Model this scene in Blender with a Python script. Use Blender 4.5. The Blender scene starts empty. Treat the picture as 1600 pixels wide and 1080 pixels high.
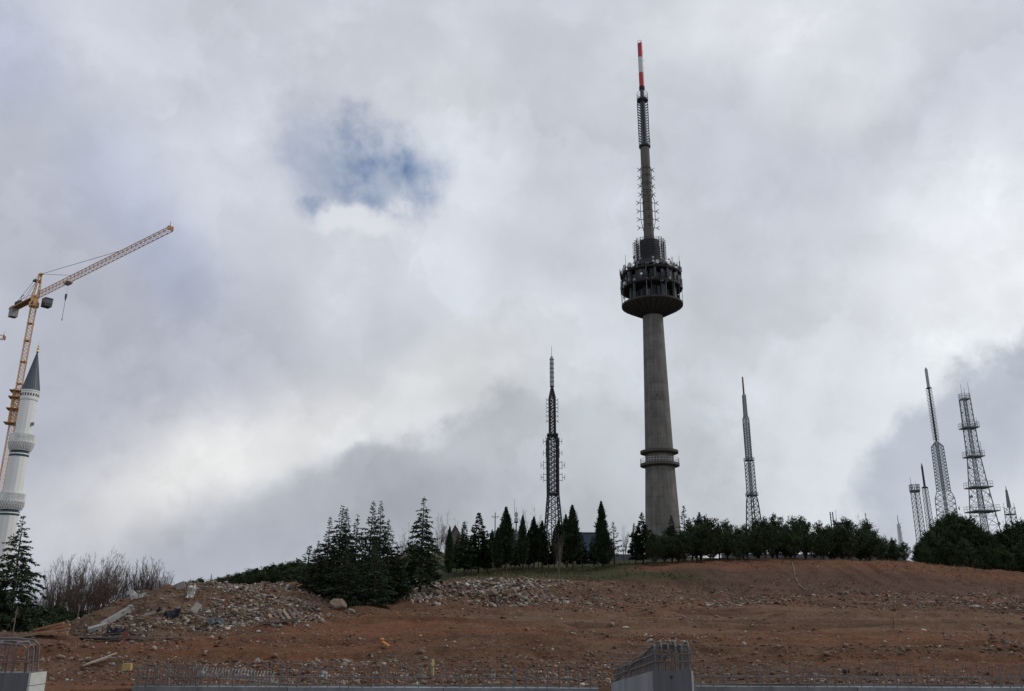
import bpy, math, random
import numpy as np
from mathutils import Vector, Matrix

random.seed(7)
RNG = np.random.default_rng(7)
R = math.radians
scene = bpy.context.scene
COL = scene.collection
PI = math.pi

# ------------------------------------------------------------------ camera
EYE = Vector((0.0, 0.0, 1.7))
F = 1340.0                      # focal length in pixels of the 1600 px wide photograph
PITCH, ROLL = R(17.35), R(0.24)
cam_d = bpy.data.cameras.new('camera')
cam_d.sensor_fit = 'HORIZONTAL'
cam_d.sensor_width = 36.0
cam_d.lens = 36.0 * F / 1600.0
cam_d.clip_start = 0.1
cam_d.clip_end = 9000.0
cam = bpy.data.objects.new('camera', cam_d)
COL.objects.link(cam)
CM = Matrix.Translation(EYE) @ Matrix.Rotation(R(90) + PITCH, 4, 'X') @ Matrix.Rotation(ROLL, 4, 'Z')
cam.matrix_world = CM
scene.camera = cam
C3 = CM.to_3x3()
FWD = C3 @ Vector((0, 0, -1))


def ray(px, py):
    return (C3 @ Vector(((px - 800.0) / F, (540.0 - py) / F, -1.0)))


def at(px, py, Y):
    """world point seen at photograph pixel px,py and lying Y metres ahead"""
    d = ray(px, py)
    return EYE + d * (Y / d.y)


def mpp(p):
    """metres per photograph pixel at a world point"""
    return (p - EYE).dot(FWD) / F


# ------------------------------------------------------------------ sky, sun, exposure
SUN_ELEV, SUN_AZ = R(38), R(78)          # azimuth clockwise from +Y (the view direction)
sun_d = bpy.data.lights.new('sun', 'SUN')
sun_d.energy = 1.5
sun_d.angle = R(11)
sun_d.color = (1.0, 0.95, 0.87)
sun = bpy.data.objects.new('sun', sun_d)
COL.objects.link(sun)
sun_dir = Vector((math.sin(SUN_AZ) * math.cos(SUN_ELEV), math.cos(SUN_AZ) * math.cos(SUN_ELEV), math.sin(SUN_ELEV)))
sun.rotation_euler = sun_dir.to_track_quat('Z', 'Y').to_euler()
sun.location = sun_dir * 300

scene.view_settings.view_transform = 'Standard'
scene.view_settings.look = 'None'
scene.view_settings.exposure = 0.0
scene.view_settings.gamma = 1.0
scene.view_settings.use_curve_mapping = False


def srgb(r, g, b):
    f = lambda c: (c / 255 / 12.92) if c / 255 <= 0.04045 else ((c / 255 + 0.055) / 1.055) ** 2.4
    return (f(r), f(g), f(b))


class NT:
    """small helper to chain nodes"""
    def __init__(self, tree):
        self.t, self.n, self.l = tree, tree.nodes, tree.links

    def new(self, kind, **kw):
        n = self.n.new(kind)
        for k, v in kw.items():
            setattr(n, k, v)
        return n

    def put(self, sock, v):
        if hasattr(v, 'is_output'):
            self.l.new(v, sock)
        else:
            if isinstance(v, (tuple, list)) and len(v) == 3 and sock.type == 'RGBA':
                v = (*v, 1.0)
            sock.default_value = v

    def math(self, op, a, b=None, c=None, clamp=False):
        n = self.new('ShaderNodeMath', operation=op, use_clamp=clamp)
        self.put(n.inputs[0], a)
        if b is not None: self.put(n.inputs[1], b)
        if c is not None: self.put(n.inputs[2], c)
        return n.outputs[0]

    def vmath(self, op, a, b=None, scale=None):
        n = self.new('ShaderNodeVectorMath', operation=op)
        self.put(n.inputs[0], a)
        if b is not None: self.put(n.inputs[1], b)
        if scale is not None: self.put(n.inputs['Scale'], scale)
        return n.outputs['Value'] if op in ('DOT_PRODUCT', 'LENGTH') else n.outputs[0]

    def mix(self, fac, a, b, blend='MIX'):
        n = self.new('ShaderNodeMix', data_type='RGBA', blend_type=blend)
        self.put(n.inputs[0], fac)
        self.put(n.inputs[6], a)
        self.put(n.inputs[7], b)
        return n.outputs[2]

    def noise(self, vec, scale, detail=5.0, rough=0.5, dist=0.0, out=0):
        n = self.new('ShaderNodeTexNoise')
        if vec is not None: self.put(n.inputs['Vector'], vec)
        n.inputs['Scale'].default_value = scale
        n.inputs['Detail'].default_value = detail
        n.inputs['Roughness'].default_value = rough
        n.inputs['Distortion'].default_value = dist
        return n.outputs[out]

    def remap(self, v, a, b, c=0.0, d=1.0, smooth=True):
        n = self.new('ShaderNodeMapRange', interpolation_type='SMOOTHSTEP' if smooth else 'LINEAR')
        self.put(n.inputs[0], v)
        for i, x in enumerate((a, b, c, d)):
            n.inputs[i + 1].default_value = x
        return n.outputs[0]


SKY_STRENGTH = 0.1
world = bpy.data.worlds.new('World')
scene.world = world
world.use_nodes = True
world.cycles.sampling_method = 'MANUAL'
world.cycles.sample_map_resolution = 512
W = NT(world.node_tree)
for n in list(W.n):
    W.n.remove(n)
w_out = W.new('ShaderNodeOutputWorld')
w_bg = W.new('ShaderNodeBackground')
w_bg.inputs['Strength'].default_value = SKY_STRENGTH
W.l.new(w_bg.outputs[0], w_out.inputs[0])
sky = W.new('ShaderNodeTexSky', sky_type='NISHITA')
sky.sun_disc = False
sky.sun_elevation = SUN_ELEV
sky.sun_rotation = SUN_AZ
sky.air_density = 1.0
sky.dust_density = 0.6
sky.ozone_density = 2.0
tc = W.new('ShaderNodeTexCoord')
D0 = tc.outputs['Generated']
# the cloud layer is a noise field on a plane overhead, seen in perspective
sep = W.new('ShaderNodeSeparateXYZ')
W.l.new(D0, sep.inputs[0])
zz = W.math('ADD', W.math('MAXIMUM', sep.outputs[2], 0.0), 0.22)
comb = W.new('ShaderNodeCombineXYZ')
W.put(comb.inputs[0], W.math('DIVIDE', sep.outputs[0], zz))
W.put(comb.inputs[1], W.math('DIVIDE', sep.outputs[1], zz))
comb.inputs[2].default_value = 3.1
P0 = comb.outputs[0]
# warped view direction: gives every bank of cloud a billowing edge
wn = W.noise(D0, 5.0, 5.0, 0.5, 0.0, out=1)
warp = W.vmath('SCALE', W.vmath('SUBTRACT', wn, (0.5, 0.5, 0.5)), scale=0.16)
DW = W.vmath('ADD', D0, warp)
wn2 = W.noise(D0, 15.0, 6.0, 0.55, 0.0, out=1)
DW2 = W.vmath('ADD', DW, W.vmath('SCALE', W.vmath('SUBTRACT', wn2, (0.5, 0.5, 0.5)), scale=0.075))
DW3 = W.vmath('ADD', D0, W.vmath('SCALE', W.vmath('SUBTRACT', W.noise(D0, 8.0, 8.0, 0.58, 0.0, out=1), (0.5, 0.5, 0.5)), scale=0.17))
nA = W.noise(P0, 0.9, 3.0, 0.45, 0.0)
nB = W.noise(D0, 7.0, 6.0, 0.50, 0.0)
nC = W.noise(W.vmath('ADD', D0, (0.03, -0.01, 0.02)), 7.0, 6.0, 0.50, 0.0)
relief = W.math('MULTIPLY', W.math('SUBTRACT', nC, nB), 0.55)
tone = W.math('ADD', W.math('MULTIPLY', W.math('SUBTRACT', nA, 0.5), 0.16),
              W.math('ADD', W.math('MULTIPLY', W.math('SUBTRACT', nB, 0.5), 0.16), relief))
K = 1.0 / SKY_STRENGTH


def cl(r, g, b):
    return tuple(c * K for c in srgb(r, g, b))


cloud = W.mix(0.0, cl(193, 197, 206), (0, 0, 0))


def feature(col, px, py, rx, ry, rot, soft, rgb, amount, d=None):
    """a bank of cloud in a given compass direction: an ellipse of angular radii rx, ry (in photo pixels) with a warped edge"""
    c = ray(px, py).normalized()
    right = (C3 @ Vector((1, 0, 0))); right = (right - c * right.dot(c)).normalized()
    up = right.cross(c).normalized() if right.cross(c).z > 0 else -(right.cross(c)).normalized()
    cr, sr = math.cos(rot), math.sin(rot)
    e1, e2 = right * cr + up * sr, -right * sr + up * cr
    e1, e2 = e1 / (rx / F), e2 / (ry / F)
    d = d or DW
    a = W.math('SUBTRACT', W.vmath('DOT_PRODUCT', d, tuple(e1)), e1.dot(c))
    b = W.math('SUBTRACT', W.vmath('DOT_PRODUCT', d, tuple(e2)), e2.dot(c))
    r2 = W.math('SQRT', W.math('ADD', W.math('MULTIPLY', a, a), W.math('MULTIPLY', b, b)))
    m = W.remap(r2, 1.0 + soft, max(0.0, 1.0 - soft), 0.0, amount)
    front = W.math('GREATER_THAN', W.vmath('DOT_PRODUCT', D0, tuple(c)), 0.2)
    m = W.math('MULTIPLY', m, front)
    return W.mix(m, col, rgb), m


FEATURES = [
    # px, py, rx, ry, rot, soft, colour, amount
    (60, 430, 330, 300, 0.0, 1.0, cl(176, 178, 191), 0.8),
    (130, 800, 420, 260, 0.1, 0.9, cl(160, 163, 174), 0.85),
    (330, 560, 260, 150, 0.3, 1.0, cl(172, 174, 185), 0.7),
    (1050, 520, 380, 260, 0.0, 1.0, cl(200, 204, 210), 0.7),
    (1270, 330, 300, 220, 0.2, 1.0, cl(193, 196, 206), 0.7),
    (800, 250, 90, 190, 0.1, 1.0, cl(190, 193, 200), 0.6),
    (520, 70, 500, 110, -0.1, 1.0, cl(196, 198, 206), 0.6),
    (10, 75, 70, 60, 0.0, 1.0, cl(166, 172, 198), 0.55),
    (240, 330, 80, 120, 0.5, 1.0, cl(170, 178, 202), 0.55),
    (262, 440, 45, 60, 0.2, 1.0, cl(165, 173, 200), 0.45),
    (1190, 45, 170, 60, 0.1, 1.0, cl(222, 224, 228), 0.75),
    (1320, 150, 70, 45, 0.4, 1.0, cl(222, 224, 228), 0.6),
    (380, 290, 110, 110, 0.3, 0.9, cl(206, 209, 218), 0.8),
    (730, 260, 80, 180, 0.0, 0.9, cl(206, 210, 216), 0.75),
    (560, 420, 150, 100, 0.5, 0.9, cl(206, 209, 216), 0.8),
    (1660, 450, 240, 150, 0.25, 1.0, cl(238, 240, 243), 0.95),
    (1450, 610, 260, 110, 0.6, 1.0, cl(226, 229, 233), 0.8),
    (1290, 760, 180, 110, 0.2, 1.0, cl(207, 210, 215), 0.7),
    (470, 690, 330, 70, 0.25, 0.9, cl(213, 213, 214), 0.92),
    (690, 610, 160, 55, 0.6, 0.9, cl(219, 219, 219), 0.88),
    (330, 725, 120, 40, 0.15, 0.9, cl(222, 221, 220), 0.85),
]
for (px, py, rx, ry, rot, soft, rgb, amt) in FEATURES:
    cloud, _ = feature(cloud, px, py, rx, ry, rot, soft, rgb, amt)
# two dark banks with crisp billowing upper edges
cloud, _ = feature(cloud, 835, 790, 330, 165, 0.22, 0.13, cl(156, 160, 167), 0.97, DW3)
cloud, _ = feature(cloud, 990, 690, 330, 210, 0.2, 0.9, cl(194, 198, 204), 0.8)
cloud, _ = feature(cloud, 560, 800, 220, 60, 0.25, 0.6, cl(160, 164, 172), 0.8, DW3)
cloud, _ = feature(cloud, 1640, 700, 270, 160, 0.65, 0.13, cl(174, 179, 190), 0.95, DW3)
cloud, _ = feature(cloud, 1640, 790, 130, 70, 0.3, 0.9, cl(205, 208, 214), 0.8)
# billows with crisp sunlit edges, two sizes
b1 = W.noise(W.vmath('ADD', D0, W.vmath('SCALE', W.vmath('SUBTRACT', wn2, (0.5, 0.5, 0.5)), scale=0.10)), 3.4, 8.0, 0.56, 0.0)
b2 = W.noise(W.vmath('ADD', D0, W.vmath('SCALE', W.vmath('SUBTRACT', wn2, (0.5, 0.5, 0.5)), scale=0.05)), 9.0, 8.0, 0.56, 0.0)
edge1 = W.remap(b1, 0.485, 0.545, -0.042, 0.042)
edge2 = W.remap(b2, 0.47, 0.57, -0.026, 0.026)
tone = W.math('ADD', tone, W.math('ADD', edge1, edge2))
tone_f = W.math('ADD', 1.12, tone)
tcol = W.new('ShaderNodeCombineColor')
for i in range(3):
    W.put(tcol.inputs[i], tone_f)
cloud = W.mix(1.0, cloud, tcol.outputs[0], 'MULTIPLY')
cloud = W.mix(1.0, cloud, (0.988, 1.0, 1.008), 'MULTIPLY')
# the hole in the cloud where blue sky shows
blue = W.mix(1.0, sky.outputs[0], (0.80, 0.92, 1.05), 'MULTIPLY')
_, hole = feature(cloud, 588, 262, 78, 58, -0.1, 0.7, (0, 0, 0), 1.0, DW3)
_, hole2 = feature(cloud, 486, 335, 24, 26, 0.0, 0.9, (0, 0, 0), 0.75, DW3)
_, hole3 = feature(cloud, 645, 315, 30, 26, 0.0, 0.9, (0, 0, 0), 0.6, DW3)
wisp = W.remap(W.noise(DW, 16.0, 6.0, 0.55, 0.3), 0.28, 0.58, 0.45, 1.0)
_, hole4 = feature(cloud, 505, 262, 55, 62, 0.0, 0.9, (0, 0, 0), 0.5, DW3)
hole3 = W.math('MAXIMUM', hole3, hole4)
hm = W.math('MULTIPLY', W.math('MAXIMUM', W.math('MAXIMUM', hole, hole2), hole3), wisp, clamp=True)
skycol = W.mix(hm, cloud, blue)
# bright rim of cumulus under the hole
skycol, _ = feature(skycol, 562, 350, 76, 30, 0.1, 0.5, cl(222, 225, 231), 0.85, DW3)
W.l.new(skycol, w_bg.inputs['Color'])
# ------------------------------------------------------------------ naming and mesh helpers


def tag(o, label=None, cat=None, group=None, kind=None):
    if label: o['label'] = label
    if cat: o['category'] = cat
    if group: o['group'] = group
    if kind: o['kind'] = kind
    elif cat: o['kind'] = 'thing'
    return o


def empty(name, loc, rz=0.0):
    o = bpy.data.objects.new(name, None)
    o.empty_display_size = 0.3
    o.location = loc
    o.rotation_euler = (0, 0, rz)
    COL.objects.link(o)
    return o


KIDS = {}


def link(name, me, parent=None):
    o = bpy.data.objects.new(name, me)
    COL.objects.link(o)
    if parent is not None:
        o.parent = parent
        KIDS.setdefault(parent.name, []).append(o)
    return o


def copy_tree(o, parent=None):
    c = o.copy()
    COL.objects.link(c)
    if parent is not None:
        c.parent = parent
        KIDS.setdefault(parent.name, []).append(c)
    for ch in KIDS.get(o.name, []):
        copy_tree(ch, c)
    return c


def np_mesh(name, verts, faces, mat=None, smooth=False, colors=None):
    """verts (n,3); faces (m,k) all of one size"""
    me = bpy.data.meshes.new(name)
    verts = np.asarray(verts, dtype=np.float32)
    faces = np.asarray(faces, dtype=np.int32)
    m, k = faces.shape
    me.vertices.add(len(verts))
    me.vertices.foreach_set('co', verts.ravel())
    me.loops.add(m * k)
    me.loops.foreach_set('vertex_index', faces.ravel())
    me.polygons.add(m)
    me.polygons.foreach_set('loop_start', np.arange(0, m * k, k, dtype=np.int32))
    try:
        me.polygons.foreach_set('loop_total', np.full(m, k, dtype=np.int32))
    except Exception:
        pass
    if smooth:
        me.polygons.foreach_set('use_smooth', np.ones(m, dtype=bool))
    me.update(calc_edges=True)
    if colors is not None:
        at_ = me.color_attributes.new('tint', 'FLOAT_COLOR', 'POINT')
        c4 = np.ones((len(verts), 4), dtype=np.float32)
        c4[:, :3] = colors
        at_.data.foreach_set('color', c4.ravel())
    if mat: me.materials.append(mat)
    return me


class MB:
    """collects simple shapes into one mesh"""
    def __init__(self):
        self.v, self.f = [], []

    def _add(self, vs, fs):
        b = len(self.v)
        self.v += [tuple(x) for x in vs]
        self.f += [tuple(b + i for i in f) for f in fs]
        return self

    def box(self, c, s, rz=0.0, M=None):
        x, y, z = s[0] / 2, s[1] / 2, s[2] / 2
        vs = [Vector((i * x, j * y, k * z)) for k in (-1, 1) for j in (-1, 1) for i in (-1, 1)]
        if M is None:
            M = Matrix.Rotation(rz, 3, 'Z')
        c = Vector(c)
        vs = [c + M @ q for q in vs]
        return self._add(vs, [(0, 2, 3, 1), (4, 5, 7, 6), (0, 1, 5, 4), (2, 6, 7, 3), (0, 4, 6, 2), (1, 3, 7, 5)])

    def bar(self, a, b, r0, r1=None, n=4, caps=True):
        a, b = Vector(a), Vector(b)
        r1 = r0 if r1 is None else r1
        d = b - a
        if d.length < 1e-6: return self
        d.normalize()
        u = d.orthogonal().normalized() if abs(d.z) < 0.999 else Vector((1, 0, 0))
        if abs(d.z) < 0.999:
            u = d.cross(Vector((0, 0, 1))).normalized()
        w = d.cross(u)
        vs = []
        for p, r in ((a, r0), (b, r1)):
            for k in range(n):
                t = 2 * PI * (k + 0.5) / n
                vs.append(p + u * (r * math.cos(t)) + w * (r * math.sin(t)))
        fs = [(k, (k + 1) % n, n + (k + 1) % n, n + k) for k in range(n)]
        if caps:
            fs += [tuple(range(n - 1, -1, -1)), tuple(range(n, 2 * n))]
        return self._add(vs, fs)

    def path(self, pts, r, n=4):
        for a, b in zip(pts[:-1], pts[1:]):
            self.bar(a, b, r, r, n)
        return self

    def lathe(self, prof, n=32, c=(0, 0, 0), cap=True, rot=0.0):
        vs = []
        for (r, z) in prof:
            for k in range(n):
                t = 2 * PI * k / n + rot
                vs.append((c[0] + r * math.cos(t), c[1] + r * math.sin(t), c[2] + z))
        fs = []
        for i in range(len(prof) - 1):
            for k in range(n):
                fs.append((i * n + k, i * n + (k + 1) % n, (i + 1) * n + (k + 1) % n, (i + 1) * n + k))
        if cap:
            fs.append(tuple(range(n - 1, -1, -1)))
            m = (len(prof) - 1) * n
            fs.append(tuple(range(m, m + n)))
        return self._add(vs, fs)

    def ring(self, r, z, t, n=32):
        """thin hoop"""
        for k in range(n):
            a, b = 2 * PI * k / n, 2 * PI * (k + 1) / n
            self.bar((r * math.cos(a), r * math.sin(a), z), (r * math.cos(b), r * math.sin(b), z), t, t, 4, False)
        return self

    def mesh(self, name, mat=None, smooth=False):
        me = bpy.data.meshes.new(name)
        me.from_pydata(self.v, [], self.f)
        if smooth:
            me.polygons.foreach_set('use_smooth', [True] * len(me.polygons))
        me.update()
        if mat: me.materials.append(mat)
        return me

    def build(self, name, mat=None, parent=None, smooth=False):
        return link(name, self.mesh(name, mat, smooth), parent)


# ------------------------------------------------------------------ materials
MATS = {}


def mat_plain(name, rgb, rough=0.7, metal=0.0, var=0.25, scale=2.0, bump=0.0, streak=False, spec=0.3):
    """one colour broken up by weathering noise"""
    if name in MATS: return MATS[name]
    m = bpy.data.materials.new(name)
    m.use_nodes = True
    T = NT(m.node_tree)
    b = T.n['Principled BSDF']
    g = T.new('ShaderNodeNewGeometry').outputs['Position'] if streak == 'world' else T.new('ShaderNodeTexCoord').outputs['Object']
    if streak:
        g = T.vmath('MULTIPLY', g, (1.0, 1.0, 0.09))
    n1 = T.noise(g, scale, 6, 0.62)
    n2 = T.noise(g, scale * 7.3, 4, 0.6)
    t = T.math('ADD', T.math('MULTIPLY', n1, 0.65), T.math('MULTIPLY', n2, 0.35))
    t = T.remap(t, 0.32, 0.68, 1.0 - var, 1.0 + var, smooth=False)
    c = T.new('ShaderNodeCombineColor')
    for i in range(3): T.put(c.inputs[i], t)
    col = T.mix(1.0, rgb, c.outputs[0], 'MULTIPLY')
    T.put(b.inputs['Base Color'], col)
    b.inputs['Roughness'].default_value = rough
    b.inputs['Metallic'].default_value = metal
    b.inputs['Specular IOR Level'].default_value = spec
    if bump:
        bn = T.new('ShaderNodeBump')
        bn.inputs['Strength'].default_value = bump
        bn.inputs['Distance'].default_value = 0.05
        T.put(bn.inputs['Height'], n2)
        T.l.new(bn.outputs[0], b.inputs['Normal'])
    MATS[name] = m
    return m


def mat_foliage(name, rgb_a, rgb_b, scale=1.4):
    """leaf colour varies from spray to spray and from tree to tree"""
    m = bpy.data.materials.new(name)
    m.use_nodes = True
    T = NT(m.node_tree)
    b = T.n['Principled BSDF']
    g = T.new('ShaderNodeTexCoord').outputs['Object']
    oi = T.new('ShaderNodeObjectInfo').outputs['Random']
    n1 = T.noise(g, scale, 3, 0.6)
    n2 = T.noise(g, scale * 9, 2, 0.6)
    f = T.remap(T.math('ADD', T.math('MULTIPLY', n1, 0.6), T.math('MULTIPLY', n2, 0.4)), 0.36, 0.64, 0, 1)
    col = T.mix(f, rgb_a, rgb_b)
    v = T.math('ADD', 0.75, T.math('MULTIPLY', oi, 0.55))
    c = T.new('ShaderNodeCombineColor')
    for i in range(3): T.put(c.inputs[i], v)
    T.put(b.inputs['Base Color'], T.mix(1.0, col, c.outputs[0], 'MULTIPLY'))
    b.inputs['Roughness'].default_value = 0.75
    b.inputs['Specular IOR Level'].default_value = 0.15
    return m


def mat_tint(name, rough=0.9, mult=1.0):
    """colour from the 'tint' attribute (each stone its own colour)"""
    m = bpy.data.materials.new(name)
    m.use_nodes = True
    T = NT(m.node_tree)
    b = T.n['Principled BSDF']
    a = T.new('ShaderNodeAttribute')
    a.attribute_name = 'tint'
    g = T.new('ShaderNodeTexCoord').outputs['Object']
    n = T.remap(T.noise(g, 14.0, 4, 0.6), 0.3, 0.7, 0.7 * mult, 1.2 * mult)
    c = T.new('ShaderNodeCombineColor')
    for i in range(3): T.put(c.inputs[i], n)
    T.put(b.inputs['Base Color'], T.mix(1.0, a.outputs['Color'], c.outputs[0], 'MULTIPLY'))
    b.inputs['Roughness'].default_value = rough
    b.inputs['Specular IOR Level'].default_value = 0.2
    return m


def mat_shaft(name, rgb):
    """slip-formed concrete: lifts of slightly different grey, rain streaks and patches"""
    m = bpy.data.materials.new(name)
    m.use_nodes = True
    T = NT(m.node_tree)
    b = T.n['Principled BSDF']
    g = T.new('ShaderNodeTexCoord').outputs['Object']
    sp = T.new('ShaderNodeSeparateXYZ'); T.l.new(g, sp.inputs[0])
    lift = T.math('FLOOR', T.math('DIVIDE', sp.outputs[2], 2.6))
    wn_ = T.new('ShaderNodeTexWhiteNoise', noise_dimensions='1D'); T.put(wn_.inputs['W'], lift)
    joint = T.math('LESS_THAN', T.math('FRACT', T.math('DIVIDE', sp.outputs[2], 2.6)), 0.07)
    st = T.noise(T.vmath('MULTIPLY', g, (1.0, 1.0, 0.035)), 0.9, 6, 0.65)
    st2 = T.noise(T.vmath('MULTIPLY', g, (1.0, 1.0, 0.02)), 3.0, 4, 0.6)
    pa = T.noise(g, 0.28, 6, 0.62)
    v = T.math('ADD', T.math('MULTIPLY', wn_.outputs[0], 0.13), 0.92)
    v = T.math('MULTIPLY', v, T.remap(st, 0.34, 0.66, 0.84, 1.13))
    v = T.math('MULTIPLY', v, T.remap(st2, 0.4, 0.6, 0.92, 1.08))
    v = T.math('MULTIPLY', v, T.remap(pa, 0.34, 0.66, 0.82, 1.16))
    v = T.math('MULTIPLY', v, T.math('SUBTRACT', 1.0, T.math('MULTIPLY', joint, 0.16)))
    c = T.new('ShaderNodeCombineColor')
    for i in range(3): T.put(c.inputs[i], v)
    T.put(b.inputs['Base Color'], T.mix(1.0, rgb, c.outputs[0], 'MULTIPLY'))
    b.inputs['Roughness'].default_value = 0.88
    b.inputs['Specular IOR Level'].default_value = 0.2
    return m


M_CONC_TOWER = mat_shaft('tower_concrete', (0.136, 0.129, 0.118))
M_CONC_DARK = mat_plain('stained_concrete', (0.075, 0.066, 0.058), 0.85, var=0.25, scale=0.5, streak=True)
M_STEEL_DARK = mat_plain('dark_painted_steel', (0.045, 0.048, 0.055), 0.6, var=0.25, scale=1.0)
M_STEEL_BLACK = mat_plain('blackened_steel', (0.024, 0.025, 0.03), 0.6, var=0.3, scale=1.0)
M_STEEL_GREY = mat_plain('galvanised_steel', (0.16, 0.175, 0.19), 0.55, var=0.25, scale=1.0)
M_STEEL_PALE = mat_plain('haze_pale_galvanised_steel', (0.25, 0.285, 0.31), 0.5, var=0.25, scale=1.0)  # paler tone stands for haze on the far masts; the wire coil shares it
M_WHITE = mat_plain('white_paint', (0.62, 0.63, 0.64), 0.5, var=0.08, scale=1.0)
M_OFFWHITE = mat_plain('weathered_white_paint', (0.42, 0.43, 0.44), 0.6, var=0.12, scale=1.0)
M_RED = mat_plain('red_paint', (0.33, 0.036, 0.045), 0.5, var=0.12, scale=1.0)
M_ORANGE = mat_plain('orange_crane_paint', (0.54, 0.32, 0.15), 0.5, var=0.25, scale=0.8)
M_ORANGE_DK = mat_plain('dirty_orange_paint', (0.33, 0.155, 0.07), 0.6, var=0.35, scale=0.8)
M_STONE_W = mat_plain('white_marble', (0.66, 0.66, 0.645), 0.6, var=0.07, scale=0.6, streak=True)
M_LEAD = mat_plain('lead_sheet', (0.085, 0.092, 0.115), 0.5, var=0.2, scale=0.6, streak=True)
M_GOLD = mat_plain('gilded_metal', (0.75, 0.52, 0.16), 0.25, metal=1.0, var=0.1)
M_BLUE = mat_plain('dark_blue_tile', (0.05, 0.10, 0.14), 0.4, var=0.15)
M_DARKHOLE = mat_plain('dark_opening', (0.02, 0.024, 0.028), 0.6, var=0.1)
M_GLASS = mat_plain('cab_glass', (0.06, 0.08, 0.085), 0.12, var=0.1, spec=0.6)
M_WALL = mat_plain('fresh_concrete', (0.215, 0.225, 0.24), 0.8, var=0.38, scale=1.3, bump=0.4, streak=True)
M_WALL2 = mat_plain('stained_fresh_concrete', (0.17, 0.175, 0.18), 0.8, var=0.5, scale=1.1, bump=0.4, streak=True)
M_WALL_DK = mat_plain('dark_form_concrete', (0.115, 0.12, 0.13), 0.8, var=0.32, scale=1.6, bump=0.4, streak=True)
M_WALL_LIT = mat_plain('sunlit_concrete', (0.46, 0.47, 0.45), 0.8, var=0.12, scale=1.6, bump=0.3)  # paler copy of the wall concrete, with sunlight put into its colour
M_REBAR = mat_plain('reinforcing_steel', (0.125, 0.12, 0.12), 0.6, var=0.35, scale=3.0)
M_REBAR_RUST = mat_plain('rusty_reinforcing_steel', (0.15, 0.09, 0.07), 0.7, var=0.4, scale=3.0)
M_BARK = mat_plain('brown_bark', (0.055, 0.036, 0.027), 0.9, var=0.3, scale=3.0)
M_BARK_GREY = mat_plain('grey_bark', (0.13, 0.105, 0.095), 0.9, var=0.3, scale=3.0)
M_TWIG = mat_plain('twig_bark', (0.082, 0.056, 0.048), 0.9, var=0.3, scale=3.0)
M_CEDAR = mat_foliage('cedar_needles', (0.013, 0.024, 0.015), (0.048, 0.068, 0.034))
M_CYPRESS = mat_foliage('cypress_leaves', (0.013, 0.021, 0.012), (0.038, 0.054, 0.025))
M_PINE = mat_foliage('pine_needles', (0.015, 0.027, 0.012), (0.055, 0.076, 0.032))
M_TINT = mat_tint('loose_stone')
M_TIMBER = mat_plain('sawn_timber', (0.26, 0.185, 0.125), 0.8, var=0.25, scale=3.0)
M_TIMBER_OR = mat_plain('fresh_orange_timber', (0.27, 0.135, 0.075), 0.8, var=0.25, scale=3.0)
M_TIMBER_DK = mat_plain('weathered_timber', (0.12, 0.085, 0.07), 0.85, var=0.3, scale=3.0)
M_TARP = mat_plain('dark_plastic_sheet', (0.022, 0.024, 0.032), 0.4, var=0.3)
M_CLOTH = mat_plain('white_plastic_sheet', (0.40, 0.39, 0.37), 0.5, var=0.15)
M_BUILD = mat_plain('grey_render', (0.20, 0.195, 0.185), 0.85, var=0.12, scale=0.3)
M_BLUEROOF = mat_plain('blue_metal_sheet', (0.055, 0.095, 0.13), 0.5, var=0.12, scale=0.3)

# ------------------------------------------------------------------ terrain


def _hash(ix, iy, seed):
    h = (ix * 374761393 + iy * 668265263 + seed * 974634777) & 0xFFFFFFFF
    h = ((h ^ (h >> 13)) * 1274126177) & 0xFFFFFFFF
    return ((h ^ (h >> 16)) & 0xFFFFFF) / float(0xFFFFFF)


def vnoise(x, y, seed=0):
    x0, y0 = np.floor(x).astype(np.int64), np.floor(y).astype(np.int64)
    fx, fy = x - x0, y - y0
    fx, fy = fx * fx * (3 - 2 * fx), fy * fy * (3 - 2 * fy)
    a, b = _hash(x0, y0, seed), _hash(x0 + 1, y0, seed)
    c, d = _hash(x0, y0 + 1, seed), _hash(x0 + 1, y0 + 1, seed)
    return (a * (1 - fx) + b * fx) * (1 - fy) + (c * (1 - fx) + d * fx) * fy - 0.5


def fbm(x, y, seed=0, oct_=4, gain=0.5):
    s, amp = 0.0, 1.0
    for k in range(oct_):
        s = s + amp * vnoise(x * 2 ** k + 17.3 * k, y * 2 ** k - 9.1 * k, seed + k)
        amp *= gain
    return s


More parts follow.
